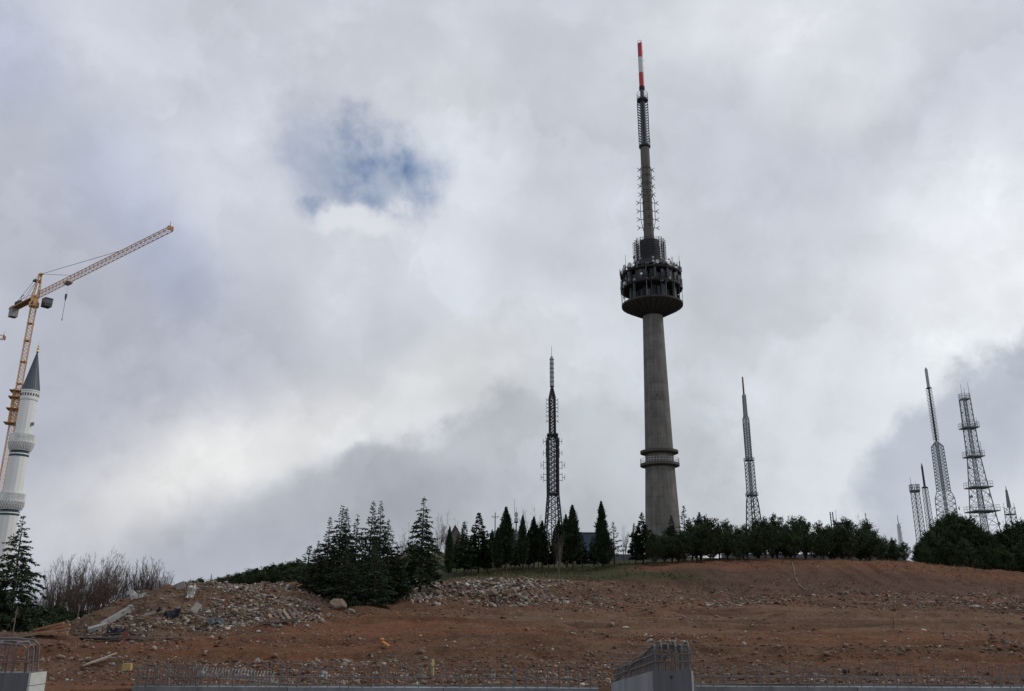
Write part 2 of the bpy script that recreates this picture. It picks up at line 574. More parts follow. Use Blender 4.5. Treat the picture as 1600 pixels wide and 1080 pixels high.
NEAR = [(8, None), (20, None), (24, None)]
COLS = {   # photograph column: (metres ahead, photograph row at which the ground there is seen)
    -700: [(30, 1044), (34, 1018), (45, 1003), (55, 998), (70, 1000), (100, 995), (150, 990), (400, 985)],
    0:    [(30, 1046), (34, 1018), (45, 1003), (55, 997), (70, 997), (100, 992), (150, 988), (400, 985)],
    100:  [(30, 1046), (34, 1016), (45, 1000), (52, 994), (60, 993), (75, 993), (100, 985), (400, 970)],
    150:  [(30, 1046), (34, 1017), (45, 1002), (50, 997), (55, 992), (60, 988), (63, 988), (75, 990), (100, 984), (400, 965)],
    200:  [(30, 1046), (34, 1018), (45, 1003), (50, 995), (55, 975), (60, 956), (63, 954), (70, 968), (90, 972), (400, 950)],
    290:  [(30, 1044), (34, 1020), (45, 1003), (50, 992), (55, 952), (60, 920), (64, 917), (72, 938), (100, 948), (400, 945)],
    380:  [(30, 1044), (34, 1022), (45, 1003), (50, 990), (55, 955), (60, 922), (64, 914), (72, 924), (85, 926), (120, 932), (400, 935)],
    470:  [(30, 1042), (34, 1022), (45, 1000), (52, 976), (58, 950), (62, 925), (66, 915), (85, 917), (120, 918), (400, 915)],
    560:  [(30, 1040), (34, 1022), (45, 997), (55, 972), (62, 955), (70, 942), (80, 930), (100, 916), (120, 906), (150, 895), (400, 885)],
    650:  [(30, 1040), (34, 1020), (45, 995), (55, 970), (62, 955), (68, 940), (74, 922), (82, 913), (95, 906), (110, 896), (140, 882), (400, 864)],
    760:  [(30, 1042), (34, 1022), (45, 995), (55, 970), (65, 951), (72, 936), (77, 918), (84, 910), (100, 898), (125, 884), (160, 874), (400, 864)],
    880:  [(30, 1042), (40, 1011), (50, 986), (58, 966), (66, 948), (74, 933), (80, 914), (88, 905), (100, 894), (120, 884), (160, 874), (400, 864)],
    1000: [(30, 1042), (40, 1012), (50, 985), (60, 960), (70, 942), (80, 928), (88, 902), (95, 888), (105, 880), (130, 875), (400, 866)],
    1130: [(30, 1042), (40, 1012), (50, 985), (60, 958), (72, 941), (82, 930), (88, 903), (93, 880), (98, 876), (105, 874), (120, 878), (160, 884), (400, 872)],
    1250: [(30, 1042), (40, 1012), (50, 985), (60, 958), (72, 942), (82, 930), (88, 902), (93, 878), (98, 873), (105, 873), (120, 879), (160, 886), (400, 872)],
    1400: [(30, 1042), (40, 1012), (50, 985), (60, 960), (72, 945), (82, 935), (88, 906), (93, 884), (98, 877), (105, 878), (120, 884), (160, 890), (400, 875)],
    1500: [(30, 1042), (40, 1012), (50, 986), (60, 962), (72, 948), (82, 938), (88, 914), (93, 896), (98, 889), (105, 889), (120, 893), (160, 895), (400, 880)],
    1600: [(30, 1042), (40, 1013), (50, 987), (60, 964), (72, 950), (82, 940), (88, 920), (93, 904), (98, 896), (105, 896), (120, 900), (160, 900), (400, 882)],
    2300: [(30, 1042), (40, 1013), (50, 988), (60, 966), (72, 953), (82, 944), (88, 926), (93, 910), (98, 904), (105, 904), (120, 906), (160, 905), (400, 885)],
}
GZ = -1.62 + EYE.z                      # level of the ground right behind the foundation walls
YT = np.concatenate([[-60, 24], np.arange(26, 130, 1.0), [140, 160, 200, 250, 300, 400, 600, 1000, 3000, 6000]])
COLX = sorted(COLS)
COLA = np.array([(c - 800.0) / F * 1.02 for c in COLX])
ZT = []
for c in COLX:
    ys = [-60, 24] + [q[0] for q in COLS[c]]
    zs = [GZ, GZ] + [at(800, q[1], q[0]).z for q in COLS[c]]
    z4 = zs[-1]
    ys += [700, 1500, 6000]
    zs += [z4 * 0.6, -20, -60]
    ZT.append(np.interp(YT, ys, zs))
ZT = np.array(ZT)
_g = np.array([0.25, 0.5, 0.25])
for i in range(ZT.shape[0]):            # soften the profile a little
    ZT[i, 4:100] = np.convolve(np.pad(ZT[i], 1, mode='edge'), _g, 'valid')[4:100]
AF = np.linspace(COLA[0], COLA[-1], 600)
ZF = np.array([np.interp(AF, COLA, ZT[:, j]) for j in range(len(YT))])     # (Y, a)
kern = np.hanning(13); kern /= kern.sum()
ZF = np.array([np.convolve(np.pad(r, 6, mode='edge'), kern, 'valid') for r in ZF])
YIDX = np.arange(len(YT))


def base_z(X, Y):
    a = np.clip(X / np.maximum(Y, 12.0), AF[0], AF[-1])
    fa = (a - AF[0]) / (AF[1] - AF[0])
    ia = np.clip(fa.astype(int), 0, len(AF) - 2); ta = fa - ia
    fy = np.interp(Y, YT, YIDX)
    iy = np.clip(fy.astype(int), 0, len(YT) - 2); ty = fy - iy
    return ((ZF[iy, ia] * (1 - ta) + ZF[iy, ia + 1] * ta) * (1 - ty) + (ZF[iy + 1, ia] * (1 - ta) + ZF[iy + 1, ia + 1] * ta) * ty)


def ss(x, a, b):
    t = np.clip((x - a) / (b - a), 0, 1)
    return t * t * (3 - 2 * t)


def zones(X, Y):
    """where the heap of rubble, the earth bank and the grass are (0..1 each)"""
    px = 800 + F * X / (np.maximum(Y, 12.0) * 1.02)
    w = fbm(X * 0.12, Y * 0.12, 40, 3) * 60
    heap = ss(px, 92, 135) * (1 - ss(px + w * 0.3, 480, 560)) * ss(Y, 48, 51.5) * (1 - ss(Y, 72, 80))
    rocks = ss(px, 560, 620) * (1 - ss(px + w, 800, 900)) * ss(Y + w * 0.03, 65, 69) * (1 - ss(Y, 80, 84))
    bank = ss(px + w, 930, 1040) * ss(Y + w * 0.04, 80, 85) * (1 - ss(Y, 99, 104))
    grass = ss(px, 470, 600) * (1 - ss(px + w, 1000, 1140)) * ss(Y + w * 0.07, 81, 88)
    grass = np.maximum(grass, ss(Y, 100, 108))
    grass = np.maximum(grass, ss(Y + w * 0.05, 68, 80) * (1 - ss(px, 380, 480)))
    scree = ss(px + w, 820, 930) * ss(Y + w * 0.05, 61, 67) * (1 - ss(Y + w * 0.02, 82, 86))
    track = ss(px + w, 640, 860) * ss(Y + w * 0.06, 44, 52) * (1 - ss(Y + w * 0.04, 60, 66))
    return heap, rocks, bank, grass, scree, track


def ground_z(X, Y):
    X = np.asarray(X, dtype=float); Y = np.asarray(Y, dtype=float)
    z = base_z(X, Y)
    heap, rocks, bank, grass, scree, track = zones(X, Y)
    far = ss(Y, 21.0, 27.0) * (1 - ss(Y, 160, 400))
    n = fbm(X * 0.16, Y * 0.22, 1, 4) * 0.55 + fbm(X * 0.9, Y * 1.1, 2, 4) * 0.16
    n = n + np.abs(fbm(X * 2.6, Y * 2.6, 5, 3)) * 0.10
    n = n * (1 - 0.55 * track)
    n = n + heap * (fbm(X * 0.55, Y * 0.55, 3, 5, 0.6) * 0.55 - 0.12)
    n = n + rocks * (fbm(X * 0.8, Y * 0.8, 4, 4, 0.6) * 0.9)
    n = n + scree * fbm(X * 0.7, Y * 0.5, 6, 4, 0.6) * 0.45
    # rills running down the earth bank
    n = n + bank * (vnoise(X * 1.6 + Y * 0.35, Y * 0.10, 8) * 0.28 + vnoise(X * 4.1 + Y * 0.5, Y * 0.2, 9) * 0.12)
    # wheel ruts along the levelled strip
    rut = np.abs(vnoise(X * 0.035 + 3, Y * 0.75 + fbm(X * 0.05, Y * 0.05, 11, 2) * 3, 12))
    n = n - track * ss(0.14 - rut, 0, 0.10) * 0.24
    # low worked terraces running across the slope
    wob = fbm(X * 0.07, Y * 0.05, 77, 3) * 3.0
    for yt, hh in ((32.5, 0.34), (37.5, 0.30), (43.5, 0.26), (54.0, 0.35), (61.5, 0.30)):
        yw = Y + wob * (1 if yt < 50 else 1.6)
        n = n + hh * (ss(yw, yt - 0.35, yt + 0.45) - ss(yw, yt - 3.5, yt + 3.5)) * (1 - heap)
    z = z + n * far
    # the excavation in front of the walls
    pit = ss(Y, 6.6, 7.0) * (1 - ss(Y, 20.12, 20.3)) * ss(X, -8.66, -8.5)
    return z - pit * 2.1


def gz(x, y):
    return float(ground_z(np.array([x]), np.array([y]))[0])


def hit(px, py, y0=21.0, y1=170.0):
    """first point of the ground seen at a photograph pixel"""
    d = ray(px, py)
    Y = np.linspace(y0, y1, 3000)
    X = EYE.x + d.x / d.y * Y
    Zr = EYE.z + d.z / d.y * Y
    below = np.nonzero(Zr <= ground_z(X, Y))[0]
    i = below[0] if len(below) else len(Y) - 1
    return Vector((X[i], Y[i], gz(X[i], Y[i])))


rows = np.concatenate([[-60, -25, -8, 2, 6.55, 7.05, 10, 14, 18, 20.1, 20.32], np.geomspace(20.8, 128, 400)[:-1],
                       np.geomspace(128, 420, 40)[:-1], np.geomspace(420, 5500, 14)])
aa = np.concatenate([np.linspace(-5, -0.82, 24)[:-1], np.linspace(-0.82, 0.82, 720), np.linspace(0.82, 5, 24)[1:]])
GA, GY = np.meshgrid(aa, rows)
GX = GA * np.where(GY < 12, 12 + 0 * GY, GY)
GZZ = ground_z(GX.ravel(), GY.ravel())
nr, nc = GX.shape
gv = np.stack([GX.ravel(), GY.ravel(), GZZ], 1)
idx = np.arange(nr * nc).reshape(nr, nc)
gf = np.stack([idx[:-1, :-1].ravel(), idx[:-1, 1:].ravel(), idx[1:, 1:].ravel(), idx[1:, :-1].ravel()], 1)


def mat_ground():
    m = bpy.data.materials.new('bare_earth')
    m.use_nodes = True
    T = NT(m.node_tree)
    b = T.n['Principled BSDF']
    P = T.new('ShaderNodeNewGeometry').outputs['Position']

    def attr(nm):
        a = T.new('ShaderNodeAttribute'); a.attribute_name = nm
        return a.outputs['Fac']
    n_big = T.noise(P, 0.10, 6, 0.6, 0.5)
    n_mid = T.noise(P, 0.7, 7, 0.65, 0.3)
    n_fine = T.noise(P, 5.0, 6, 0.7)
    n_grit = T.noise(P, 22.0, 3, 0.7)
    col = T.mix(T.remap(n_mid, 0.33, 0.67), (0.084, 0.047, 0.030), (0.158, 0.096, 0.061))
    col = T.mix(T.remap(n_big, 0.42, 0.62, 0, 0.55), col, (0.138, 0.066, 0.038))
    col = T.mix(T.math('MULTIPLY', attr('red'), T.remap(n_mid, 0.25, 0.6, 0.25, 0.85)), col, (0.178, 0.074, 0.040))
    col = T.mix(T.math('MULTIPLY', attr('bank'), T.remap(n_mid, 0.3, 0.62, 0.55, 0.95)), col, (0.096, 0.056, 0.044))
    col = T.mix(T.math('MULTIPLY', attr('track'), T.remap(n_mid, 0.3, 0.65, 0.2, 0.8)), col, (0.168, 0.108, 0.072))
    col = T.mix(T.math('MULTIPLY', attr('rubble'), T.remap(n_fine, 0.44, 0.60)), col, (0.155, 0.125, 0.100))
    g = T.mix(T.remap(n_fine, 0.35, 0.65), (0.026, 0.034, 0.014), (0.056, 0.060, 0.025))
    col = T.mix(T.math('MULTIPLY', attr('grass'), T.remap(n_mid, 0.28, 0.5, 0.45, 1.0)), col, g)
    damp = T.remap(T.noise(T.vmath('MULTIPLY', P, (0.05, 0.30, 1.0)), 1.0, 6, 0.6, 0.8), 0.50, 0.64, 0.0, 0.45)
    col = T.mix(damp, col, (0.070, 0.038, 0.025))
    col = T.mix(T.math('MULTIPLY', attr('rut'), 0.62), col, (0.062, 0.034, 0.023))
    grit = T.remap(n_grit, 0.30, 0.70, 0.62, 1.38, smooth=False)
    fine = T.remap(n_fine, 0.30, 0.70, 0.72, 1.28, smooth=False)
    gr = T.math('MULTIPLY', grit, fine)
    c = T.new('ShaderNodeCombineColor')
    for i in range(3): T.put(c.inputs[i], gr)
    col = T.mix(1.0, col, c.outputs[0], 'MULTIPLY')
    T.put(b.inputs['Base Color'], col)
    b.inputs['Roughness'].default_value = 0.95
    b.inputs['Specular IOR Level'].default_value = 0.1
    bn = T.new('ShaderNodeBump')
    bn.inputs['Strength'].default_value = 1.0
    bn.inputs['Distance'].default_value = 0.20
    T.put(bn.inputs['Height'], T.math('ADD', T.math('MULTIPLY', n_fine, 0.8), T.math('MULTIPLY', n_grit, 0.35)))
    T.l.new(bn.outputs[0], b.inputs['Normal'])
    return m


gme = np_mesh('ground', gv, gf, mat_ground(), smooth=True)
hp, rk, bk, gs, sc, tr = zones(gv[:, 0], gv[:, 1])
ppx = 800 + F * gv[:, 0] / (np.maximum(gv[:, 1], 12) * 1.02)
redn = fbm(gv[:, 0] * 0.09, gv[:, 1] * 0.16, 60, 4)
red = ss(redn, 0.12, 0.34) * 0.8
spot = np.exp(-(((ppx - 620) / 70) ** 2 + ((gv[:, 1] - 50) / 5.0) ** 2))
crest = bk * ss(gv[:, 1], 89, 93)
stripe = ss(ppx, 980, 1120) * np.exp(-((gv[:, 1] - 47) / 6.0) ** 2)
rightb = ss(ppx, 1330, 1500) * bk
gx_, gy_ = gv[:, 0], gv[:, 1]
rut_n = np.abs(vnoise(gx_ * 0.035 + 3, gy_ * 0.75 + fbm(gx_ * 0.05, gy_ * 0.05, 11, 2) * 3, 12))
rut_m = np.clip(ss(0.11 - rut_n, 0, 0.06) * np.maximum(tr, 0.35 * ss(gy_, 33, 38) * (1 - ss(gy_, 60, 66)) * (1 - hp)) * (0.35 + 0.65 * ss(fbm(gx_ * 0.12, gy_ * 0.5, 66, 3), -0.1, 0.25)), 0, 1)
red = np.clip(np.maximum.reduce([red * (1 - gs), spot, crest * 1.0, stripe * 0.8, rightb * 0.8]), 0, 1)
for nm, arr in (('red', red), ('bank', bk * (1 - crest * 0.8)), ('grass', gs * (1 - crest)), ('rubble', np.clip(hp * 0.6 + rk + sc * 0.45, 0, 1)), ('track', tr), ('rut', rut_m)):
    at_ = gme.attributes.new(nm, 'FLOAT', 'POINT')
    at_.data.foreach_set('value', arr.astype(np.float32))
ground = tag(link('ground', gme), kind='structure')

# ------------------------------------------------------------------ foundation walls in front


def hook_bar(h, r, hook):
    m = MB()
    m.bar((0, 0, 0), (0, 0, h), r, r, 5)
    m.bar((0, 0, h - r), (hook, 0, h), r, r, 5)
    m.bar((hook, 0, h), (hook, 0, h - 0.035), r, r, 5)
    return m


bar_meshes = [hook_bar(0.40 + 0.03 * k, 0.0105, hk).mesh('starter_bar', mm)
              for k, (hk, mm) in enumerate(((0.09, M_REBAR), (-0.08, M_REBAR), (0.12, M_REBAR_RUST), (0.03, M_REBAR)))]


def add_bar(parent, loc, me, rz=0.0, tilt=0.0):
    o = link('starter_bar', me, parent)
    o.location = loc
    o.rotation_euler = (tilt, 0, rz)
    return o


FLOOR = GZ - 2.05


def long_wall(px0, X1, label, dark_end):
    """a foundation wall running across the view, 20 m ahead, with bars standing out of its top"""
    a = at(px0, 1073, 20.0)
    top = a.z
    X0 = a.x
    L = X1 - X0
    root = empty('concrete_wall', ((X0 + X1) / 2, 20.2, FLOOR))
    tag(root, label, 'wall', 'foundation walls with bare reinforcement on top')
    H = top - FLOOR
    # cast in panels with a recessed joint between them
    n = max(2, int(round(L / 3.0)))
    w = L / n
    for k in range(n):
        m = MB().box((-L / 2 + (k + 0.5) * w, 0, H / 2), (w - 0.018, 0.40, H))
        m.build('wall_panel', M_WALL if k % 3 else M_WALL2, root)
        for q in (-0.3, 0.3):
            MB().bar((-L / 2 + (k + 0.5 + q) * w, -0.205, H - 0.11), (-L / 2 + (k + 0.5 + q) * w, -0.19, H - 0.11), 0.018, 0.018, 8).build('tie_hole', M_DARKHOLE, root)
    MB().box((0, 0, H / 2 - 0.02), (L - 0.05, 0.36, H - 0.05)).build('joint_core', M_WALL_DK, root)
    x = -L / 2 + 0.08
    k = 0
    while x < L / 2 - 0.05:
        for yy in (-0.14, 0.14):
            add_bar(root, (x + random.uniform(-0.03, 0.03), yy, H - 0.02), random.choice(bar_meshes),
                    random.choice((0, 0, PI, 0.5, -0.6, 1.4)), random.gauss(0, 0.07))
        x += random.uniform(0.19, 0.30)
        k += 1
    for yy in (-0.155, 0.155):
        for zz_ in (0.20, 0.03):
            pts = [(-L / 2 + i * L / 14, yy, H + zz_ + random.uniform(-0.012, 0.012)) for i in range(15)]
            MB().path(pts, 0.009, 5).build('tie_bar', M_REBAR, root)
    return root, top, X0


wall_l, WT, WX0 = long_wall(206, at(936, 1073, 20.0).x, 'long low concrete wall at the bottom left of centre with hooked bars along its top', True)
# crowded cage and a loose coil of wire at the left end of that wall
for i in range(26):
    add_bar(wall_l, (-(at(936, 1073, 20).x - WX0) / 2 + 0.05 + i * 0.052, random.uniform(-0.17, 0.17), WT - FLOOR - 0.02),
            bar_meshes[i % 4], random.choice((0, PI / 2, PI)), random.uniform(-0.08, 0.08))
coil = MB()
pts = []
for i in range(520):
    t = i / 520
    ang = t * 2 * PI * 26
    pts.append((t * 1.9, 0.11 * math.cos(ang), 0.12 + 0.11 * math.sin(ang) + (1 - t) * 0.12))
coil.path(pts, 0.007, 4)
o = coil.build('wire_coil', M_STEEL_PALE)
o.location = (WX0 + 1.05, 20.75, gz(WX0 + 1.5, 20.8) + 0.10)
o.rotation_euler = (0, 0, -0.03)
tag(o, 'loose grey spiral of steel wire lying behind the left end of the long wall', 'wire coil')
wall_r, WT2, _ = long_wall(1090, 14.5, 'long low concrete wall at the bottom right with thin bars and a dark top edge', False)
m = MB()
for (x0, x1) in ((4.2, 7.6), (7.75, 13.0)):
    m.box(((x0 + x1) / 2 - wall_r.location.x, 0.245, WT2 - FLOOR - 0.04), (x1 - x0, 0.05, 0.16))
m.build('formwork_board', M_TIMBER_DK, wall_r)

# the cross wall that comes towards the camera with a tall cage
pA, pB = at(1020, 1048, 14.0), at(1083, 1048, 14.0)
cw_x0, cw_x1 = pA.x, pB.x
cw_w = cw_x1 - cw_x0
zn, zf = pA.z, at(938, 1067, 19.95).z
root = empty('concrete_wall', ((cw_x0 + cw_x1) / 2, 14.0, FLOOR))
tag(root, 'concrete cross wall with sloping top and dense bent steel cage, right of bottom centre', 'wall', 'foundation walls with bare reinforcement on top')


def slope_box(x0, x1, y0, y1):
    f = lambda y: zn + (zf - zn) * y / 5.95 - FLOOR
    vs = [(x0, y0, 0), (x1, y0, 0), (x1, y1, 0), (x0, y1, 0), (x0, y0, f(y0)), (x1, y0, f(y0)), (x1, y1, f(y1)), (x0, y1, f(y1))]
    m = MB()
    m._add(vs, [(0, 3, 2, 1), (4, 5, 6, 7), (0, 1, 5, 4), (1, 2, 6, 5), (2, 3, 7, 6), (3, 0, 4, 7)])
    return m


hw = cw_w / 2
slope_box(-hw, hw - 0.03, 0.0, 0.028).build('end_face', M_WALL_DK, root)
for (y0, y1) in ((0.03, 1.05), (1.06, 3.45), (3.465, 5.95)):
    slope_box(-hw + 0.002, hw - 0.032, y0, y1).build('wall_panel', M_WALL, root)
slope_box(hw - 0.03, hw, -0.004, 1.3).build('lit_edge_strip', M_WALL_LIT, root)  # lit edge of the wall, painted in as a paler strip
MB().bar((-0.03, -0.012, zn - FLOOR - 0.09), (-0.03, 0.02, zn - FLOOR - 0.09), 0.022, 0.022, 8).build('tie_hole', M_DARKHOLE, root)


def u_bar(w, h, r, mat):
    m = MB()
    c = min(0.07, w * 0.3)
    pts = [(-w / 2, 0, 0), (-w / 2, 0, h - c)]
    for t in (30, 60, 90):
        pts.append((-w / 2 + c - c * math.cos(R(t)), 0, h - c + c * math.sin(R(t))))
    pts += [(-p[0], p[1], p[2]) for p in reversed(pts)]
    return m.path(pts, r, 5).mesh('loop_bar', mat)


loops = [u_bar(0.50, 0.40, 0.014, M_REBAR), u_bar(0.42, 0.36, 0.013, M_REBAR_RUST), u_bar(0.50, 0.30, 0.011, M_REBAR)]
y = 0.06
i = 0
while y < 5.9:
    o = link('loop_bar', loops[0 if y < 0.9 else (1 + i % 2)], root)
    o.location = (random.uniform(-0.03, 0.03), y, zn + (zf - zn) * y / 5.95 - FLOOR - 0.02)
    o.rotation_euler = (random.gauss(0, 0.07), random.gauss(0, 0.04), random.gauss(0, 0.12))
    y += 0.10 if y < 0.7 else random.uniform(0.09, 0.15)
    i += 1
for k, xx in enumerate((-0.26, -0.16, -0.05, 0.06, 0.16, 0.26)):
    # bent lengthwise bars: the ends nearest the camera turn down
    h = 0.42 if k % 2 else 0.37
    z0 = zn - FLOOR
    pts = [(xx, 0.02, z0 - 0.01), (xx, 0.02, z0 + h - 0.08), (xx, 0.05, z0 + h - 0.02), (xx, 0.12, z0 + h)]
    pts += [(xx + random.uniform(-0.01, 0.01), 0.12 + q, z0 + h - 0.075 * q + (zf - zn) * q / 5.95 * 0.9) for q in (1.2, 2.6, 4.2, 5.7)]
    MB().path(pts, 0.015, 6).build('long_bar', M_REBAR, root)
for hh in (0.13, 0.24):
    z0 = zn - FLOOR + hh
    MB().path([(-0.29, 0.01, z0), (0.29, 0.012, z0), (0.285, 1.0, z0 - 0.09)], 0.010, 5).build('tie_bar', M_REBAR_RUST, root)
    MB().path([(-0.275, 0.02, z0), (-0.272, 3.0, z0 + (zf - zn) * 0.5), (-0.275, 5.8, z0 + (zf - zn) * 0.97)], 0.010, 5).build('tie_bar', M_REBAR, root)
for (y0, x0) in ((0.5, -0.1), (1.6, -0.2), (2.7, -0.25), (3.5, -0.25), (4.4, -0.2)):
    zz_ = zn + (zf - zn) * y0 / 5.95 - FLOOR + 0.36 - 0.02 * y0
    MB().bar((x0 - 0.35, y0, zz_), (x0 + 0.3, y0 + 0.15, zz_ + 0.02), 0.009, 0.009, 5).build('tie_bar', M_REBAR, root)

# the wall end at the far left with its own cage
pE = at(46, 1052, 12.0)
xr, topz = pE.x, pE.z
root = empty('concrete_wall', (xr - 1.6, 12.2, FLOOR))
tag(root, 'wall end in the bottom left corner, dark front, sunlit-coloured side, cage of bent bars', 'wall', 'foundation walls with bare reinforcement on top')
H = topz - FLOOR
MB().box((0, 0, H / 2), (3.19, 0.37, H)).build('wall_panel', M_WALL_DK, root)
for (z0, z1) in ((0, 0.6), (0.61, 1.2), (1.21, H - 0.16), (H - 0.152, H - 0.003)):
    MB().box((1.6 + 0.012, 0, (z0 + z1) / 2), (0.028, 0.40, z1 - z0)).build('end_panel', M_WALL_LIT, root)  # sunlight on the wall end is painted in by the paler concrete
for i, xx in enumerate((-1.5, -1.2, -0.9, -0.6, -0.3, -0.05, 0.2, 0.45, 0.68, 0.9, 1.08, 1.22, 1.36, 1.48)):
    o = link('loop_bar', loops[i % 2], root)
    o.location = (xx, 0.0, H - 0.02)
    o.rotation_euler = (0, random.uniform(-0.04, 0.04), PI / 2 + random.uniform(-0.25, 0.25))
    o.scale = (0.62, 1, 1.0)
for i, yy in enumerate((-0.13, 0.0, 0.13)):
    z0 = H + 0.36 + 0.03 * i
    pts = [(-1.6, yy, z0 + 0.02), (1.2, yy, z0), (1.42, yy, z0 - 0.02), (1.50, yy, z0 - 0.09), (1.53, yy, H - 0.01)]
    MB().path(pts, 0.014, 6).build('long_bar', M_REBAR, root)
for yy in (-0.155, 0.155):
    MB().bar((-1.6, yy, H + 0.13), (1.56, yy, H + 0.125), 0.011, 0.011, 5).build('tie_bar', M_REBAR_RUST, root)

# ------------------------------------------------------------------ lattice helpers


def frame_of(px, py, Y):
    """foot of an upright structure whose axis passes photo pixel px,py at distance Y"""
    p = at(px, py, Y)
    return Vector((p.x, Y, gz(p.x, Y) - 0.15))


class Axis:
    """reads heights and half widths along an upright axis from photograph rows"""
    def __init__(self, px, py, Y):
        self.foot = frame_of(px, py, Y)
        self.Y = Y
        self.x0 = px

    def z(self, py):
        # the point on the vertical axis seen at row py
        p = at(self.x0, py, self.Y)
        for _ in range(3):
            d = (self.foot.x - p.x) / mpp(p)
            p = at(self.x0 + d, py, self.Y) if False else EYE + ray(self.x0 + d, py) * (self.Y / ray(self.x0 + d, py).y)
        return p.z - self.foot.z

    def w(self, hwpx, py):
        return hwpx * mpp(Vector((self.foot.x, self.Y, self.z(py) + self.foot.z)))


def lattice(root, prof, leg_r, br_r, leg_mat, br_mat, aspect=1.05, rot=0.0, nsub=1, cross=True, inner=0.0, legs=True):
    """four-legged tapering lattice; prof = [(z, half width)] from the foot up"""
    rm = Matrix.Rotation(rot, 3, 'Z')
    k_ = 1.0 / (math.cos(rot) + abs(math.sin(rot)))
    prof = [(z_, w_ * k_) for (z_, w_) in prof]
    cor = [(-1, -1), (1, -1), (1, 1), (-1, 1)]
    P = lambda c, z, w: rm @ Vector((c[0] * w, c[1] * w, z))
    if legs:
        for c in cor:
            m = MB()
            for (z0, w0), (z1, w1) in zip(prof[:-1], prof[1:]):
                m.bar(P(c, z0, w0), P(c, z1, w1), leg_r, leg_r, 5)
            m.build('leg', leg_mat, root)
    m = MB()
    for (z0, w0), (z1, w1) in zip(prof[:-1], prof[1:]):
        n = max(1, int(round((z1 - z0) / max(0.2, (w0 + w1) * aspect))))
        for i in range(n):
            ta, tb = i / n, (i + 1) / n
            za, zb = z0 + (z1 - z0) * ta, z0 + (z1 - z0) * tb
            wa, wb = w0 + (w1 - w0) * ta, w0 + (w1 - w0) * tb
            for k in range(4):
                c0, c1 = cor[k], cor[(k + 1) % 4]
                a0, a1, b0, b1 = P(c0, za, wa), P(c1, za, wa), P(c0, zb, wb), P(c1, zb, wb)
                m.bar(a0, b1, br_r, br_r, 4, False)
                if cross: m.bar(a1, b0, br_r, br_r, 4, False)
                m.bar(a0, a1, br_r, br_r, 4, False)
    m.bar(P(cor[0], prof[-1][0], prof[-1][1]), P(cor[1], prof[-1][0], prof[-1][1]), br_r, br_r, 4, False)
    o = m.build('bracing', br_mat, root)
    o['kind'] = 'stuff'
    if inner:
        m = MB()
        z0, z1 = prof[0][0], prof[-1][0]
        for c in cor:
            m.bar((c[0] * inner, c[1] * inner, z0), (c[0] * inner, c[1] * inner, z1), br_r * 1.3, br_r * 1.3, 4)
        n = int((z1 - z0) / (inner * 3))
        for i in range(n):
            z = z0 + (z1 - z0) * i / n
            zn_ = z0 + (z1 - z0) * (i + 1) / n
            for k in range(4):
                c0, c1 = cor[k], cor[(k + 1) % 4]
                m.bar((c0[0] * inner, c0[1] * inner, z), (c1[0] * inner, c1[1] * inner, zn_), br_r, br_r, 4, False)
        o = m.build('ladder_shaft', br_mat, root)
    return root


def platform(root, z, w, mat, rail=1.1, t=0.35, r=0.06, name='platform'):
    m = MB().box((0, 0, z), (2 * w, 2 * w, t))
    o = m.build(name, mat, root)
    m = MB()
    for hgt in (rail * 0.5, rail):
        q = [(-w, -w, z + t / 2 + hgt), (w, -w, z + t / 2 + hgt), (w, w, z + t / 2 + hgt), (-w, w, z + t / 2 + hgt)]
        m.path(q + q[:1], r)
    for i in range(5):
        u = -w + 2 * w * i / 4
        for (x, y) in ((u, -w), (u, w), (-w, u), (w, u)):
            m.bar((x, y, z), (x, y, z + t / 2 + rail), r, r)
    ro = link('railing', m.mesh('railing', mat), o)
    return o


def whip(root, x, y, z, h, r, mat, name='whip_antenna'):
    MB().bar((x, y, z), (x, y, z + h), r, r * 0.6, 5).build(name, mat, root)


def dish(root, loc, rad, toward, mat, name='dish'):
    """drum-shaped microwave dish with its bracket"""
    d = Vector(toward).normalized()
    q = d.to_track_quat('Z', 'Y').to_matrix()
    m = MB()
    prof = [(0.15 * rad, -0.55 * rad), (0.75 * rad, -0.30 * rad), (rad, 0.0), (rad, 0.35 * rad), (0.94 * rad, 0.42 * rad)]
    m.lathe(prof, 16)
    m.v = [tuple(Vector(loc) + q @ Vector(v)) for v in m.v]
    o = m.build(name, mat, root)
    MB().bar(Vector(loc) - d * 0.5 * rad, Vector(loc) - d * 1.5 * rad, 0.12 * rad + 0.04, 0.1 * rad + 0.04, 5).build('bracket', M_STEEL_BLACK, o)
    return o


# ------------------------------------------------------------------ the big television tower
M_DECK = mat_plain('shaded_deck_brown', (0.024, 0.019, 0.018), 0.8, var=0.3, scale=0.6)  # near-black tone paints in the shade of the downward-facing decks
A = Axis(1034.5, 800, 250.0)
A.foot.z -= 1.5
M_BLOCK = mat_plain('ballast_concrete', (0.26, 0.25, 0.24), 0.85)
root = empty('television_tower', A.foot)
tag(root, 'tall concrete television tower with a dark drum of antennas and a red and white tip', 'tower')
Z, Wd = A.z, A.w
sh = MB()
prof = [(Wd(29.2, 860), 0.0), (Wd(26.6, 812), Z(812)), (Wd(24.2, 760), Z(760)), (Wd(22.2, 715), Z(715)), (Wd(21.0, 680), Z(680)),
        (Wd(18.6, 600), Z(600)), (Wd(16.6, 530), Z(530)), (Wd(15.6, 494), Z(494))]
sh.lathe(prof, 64).build('shaft', M_CONC_TOWER, root, smooth=False)
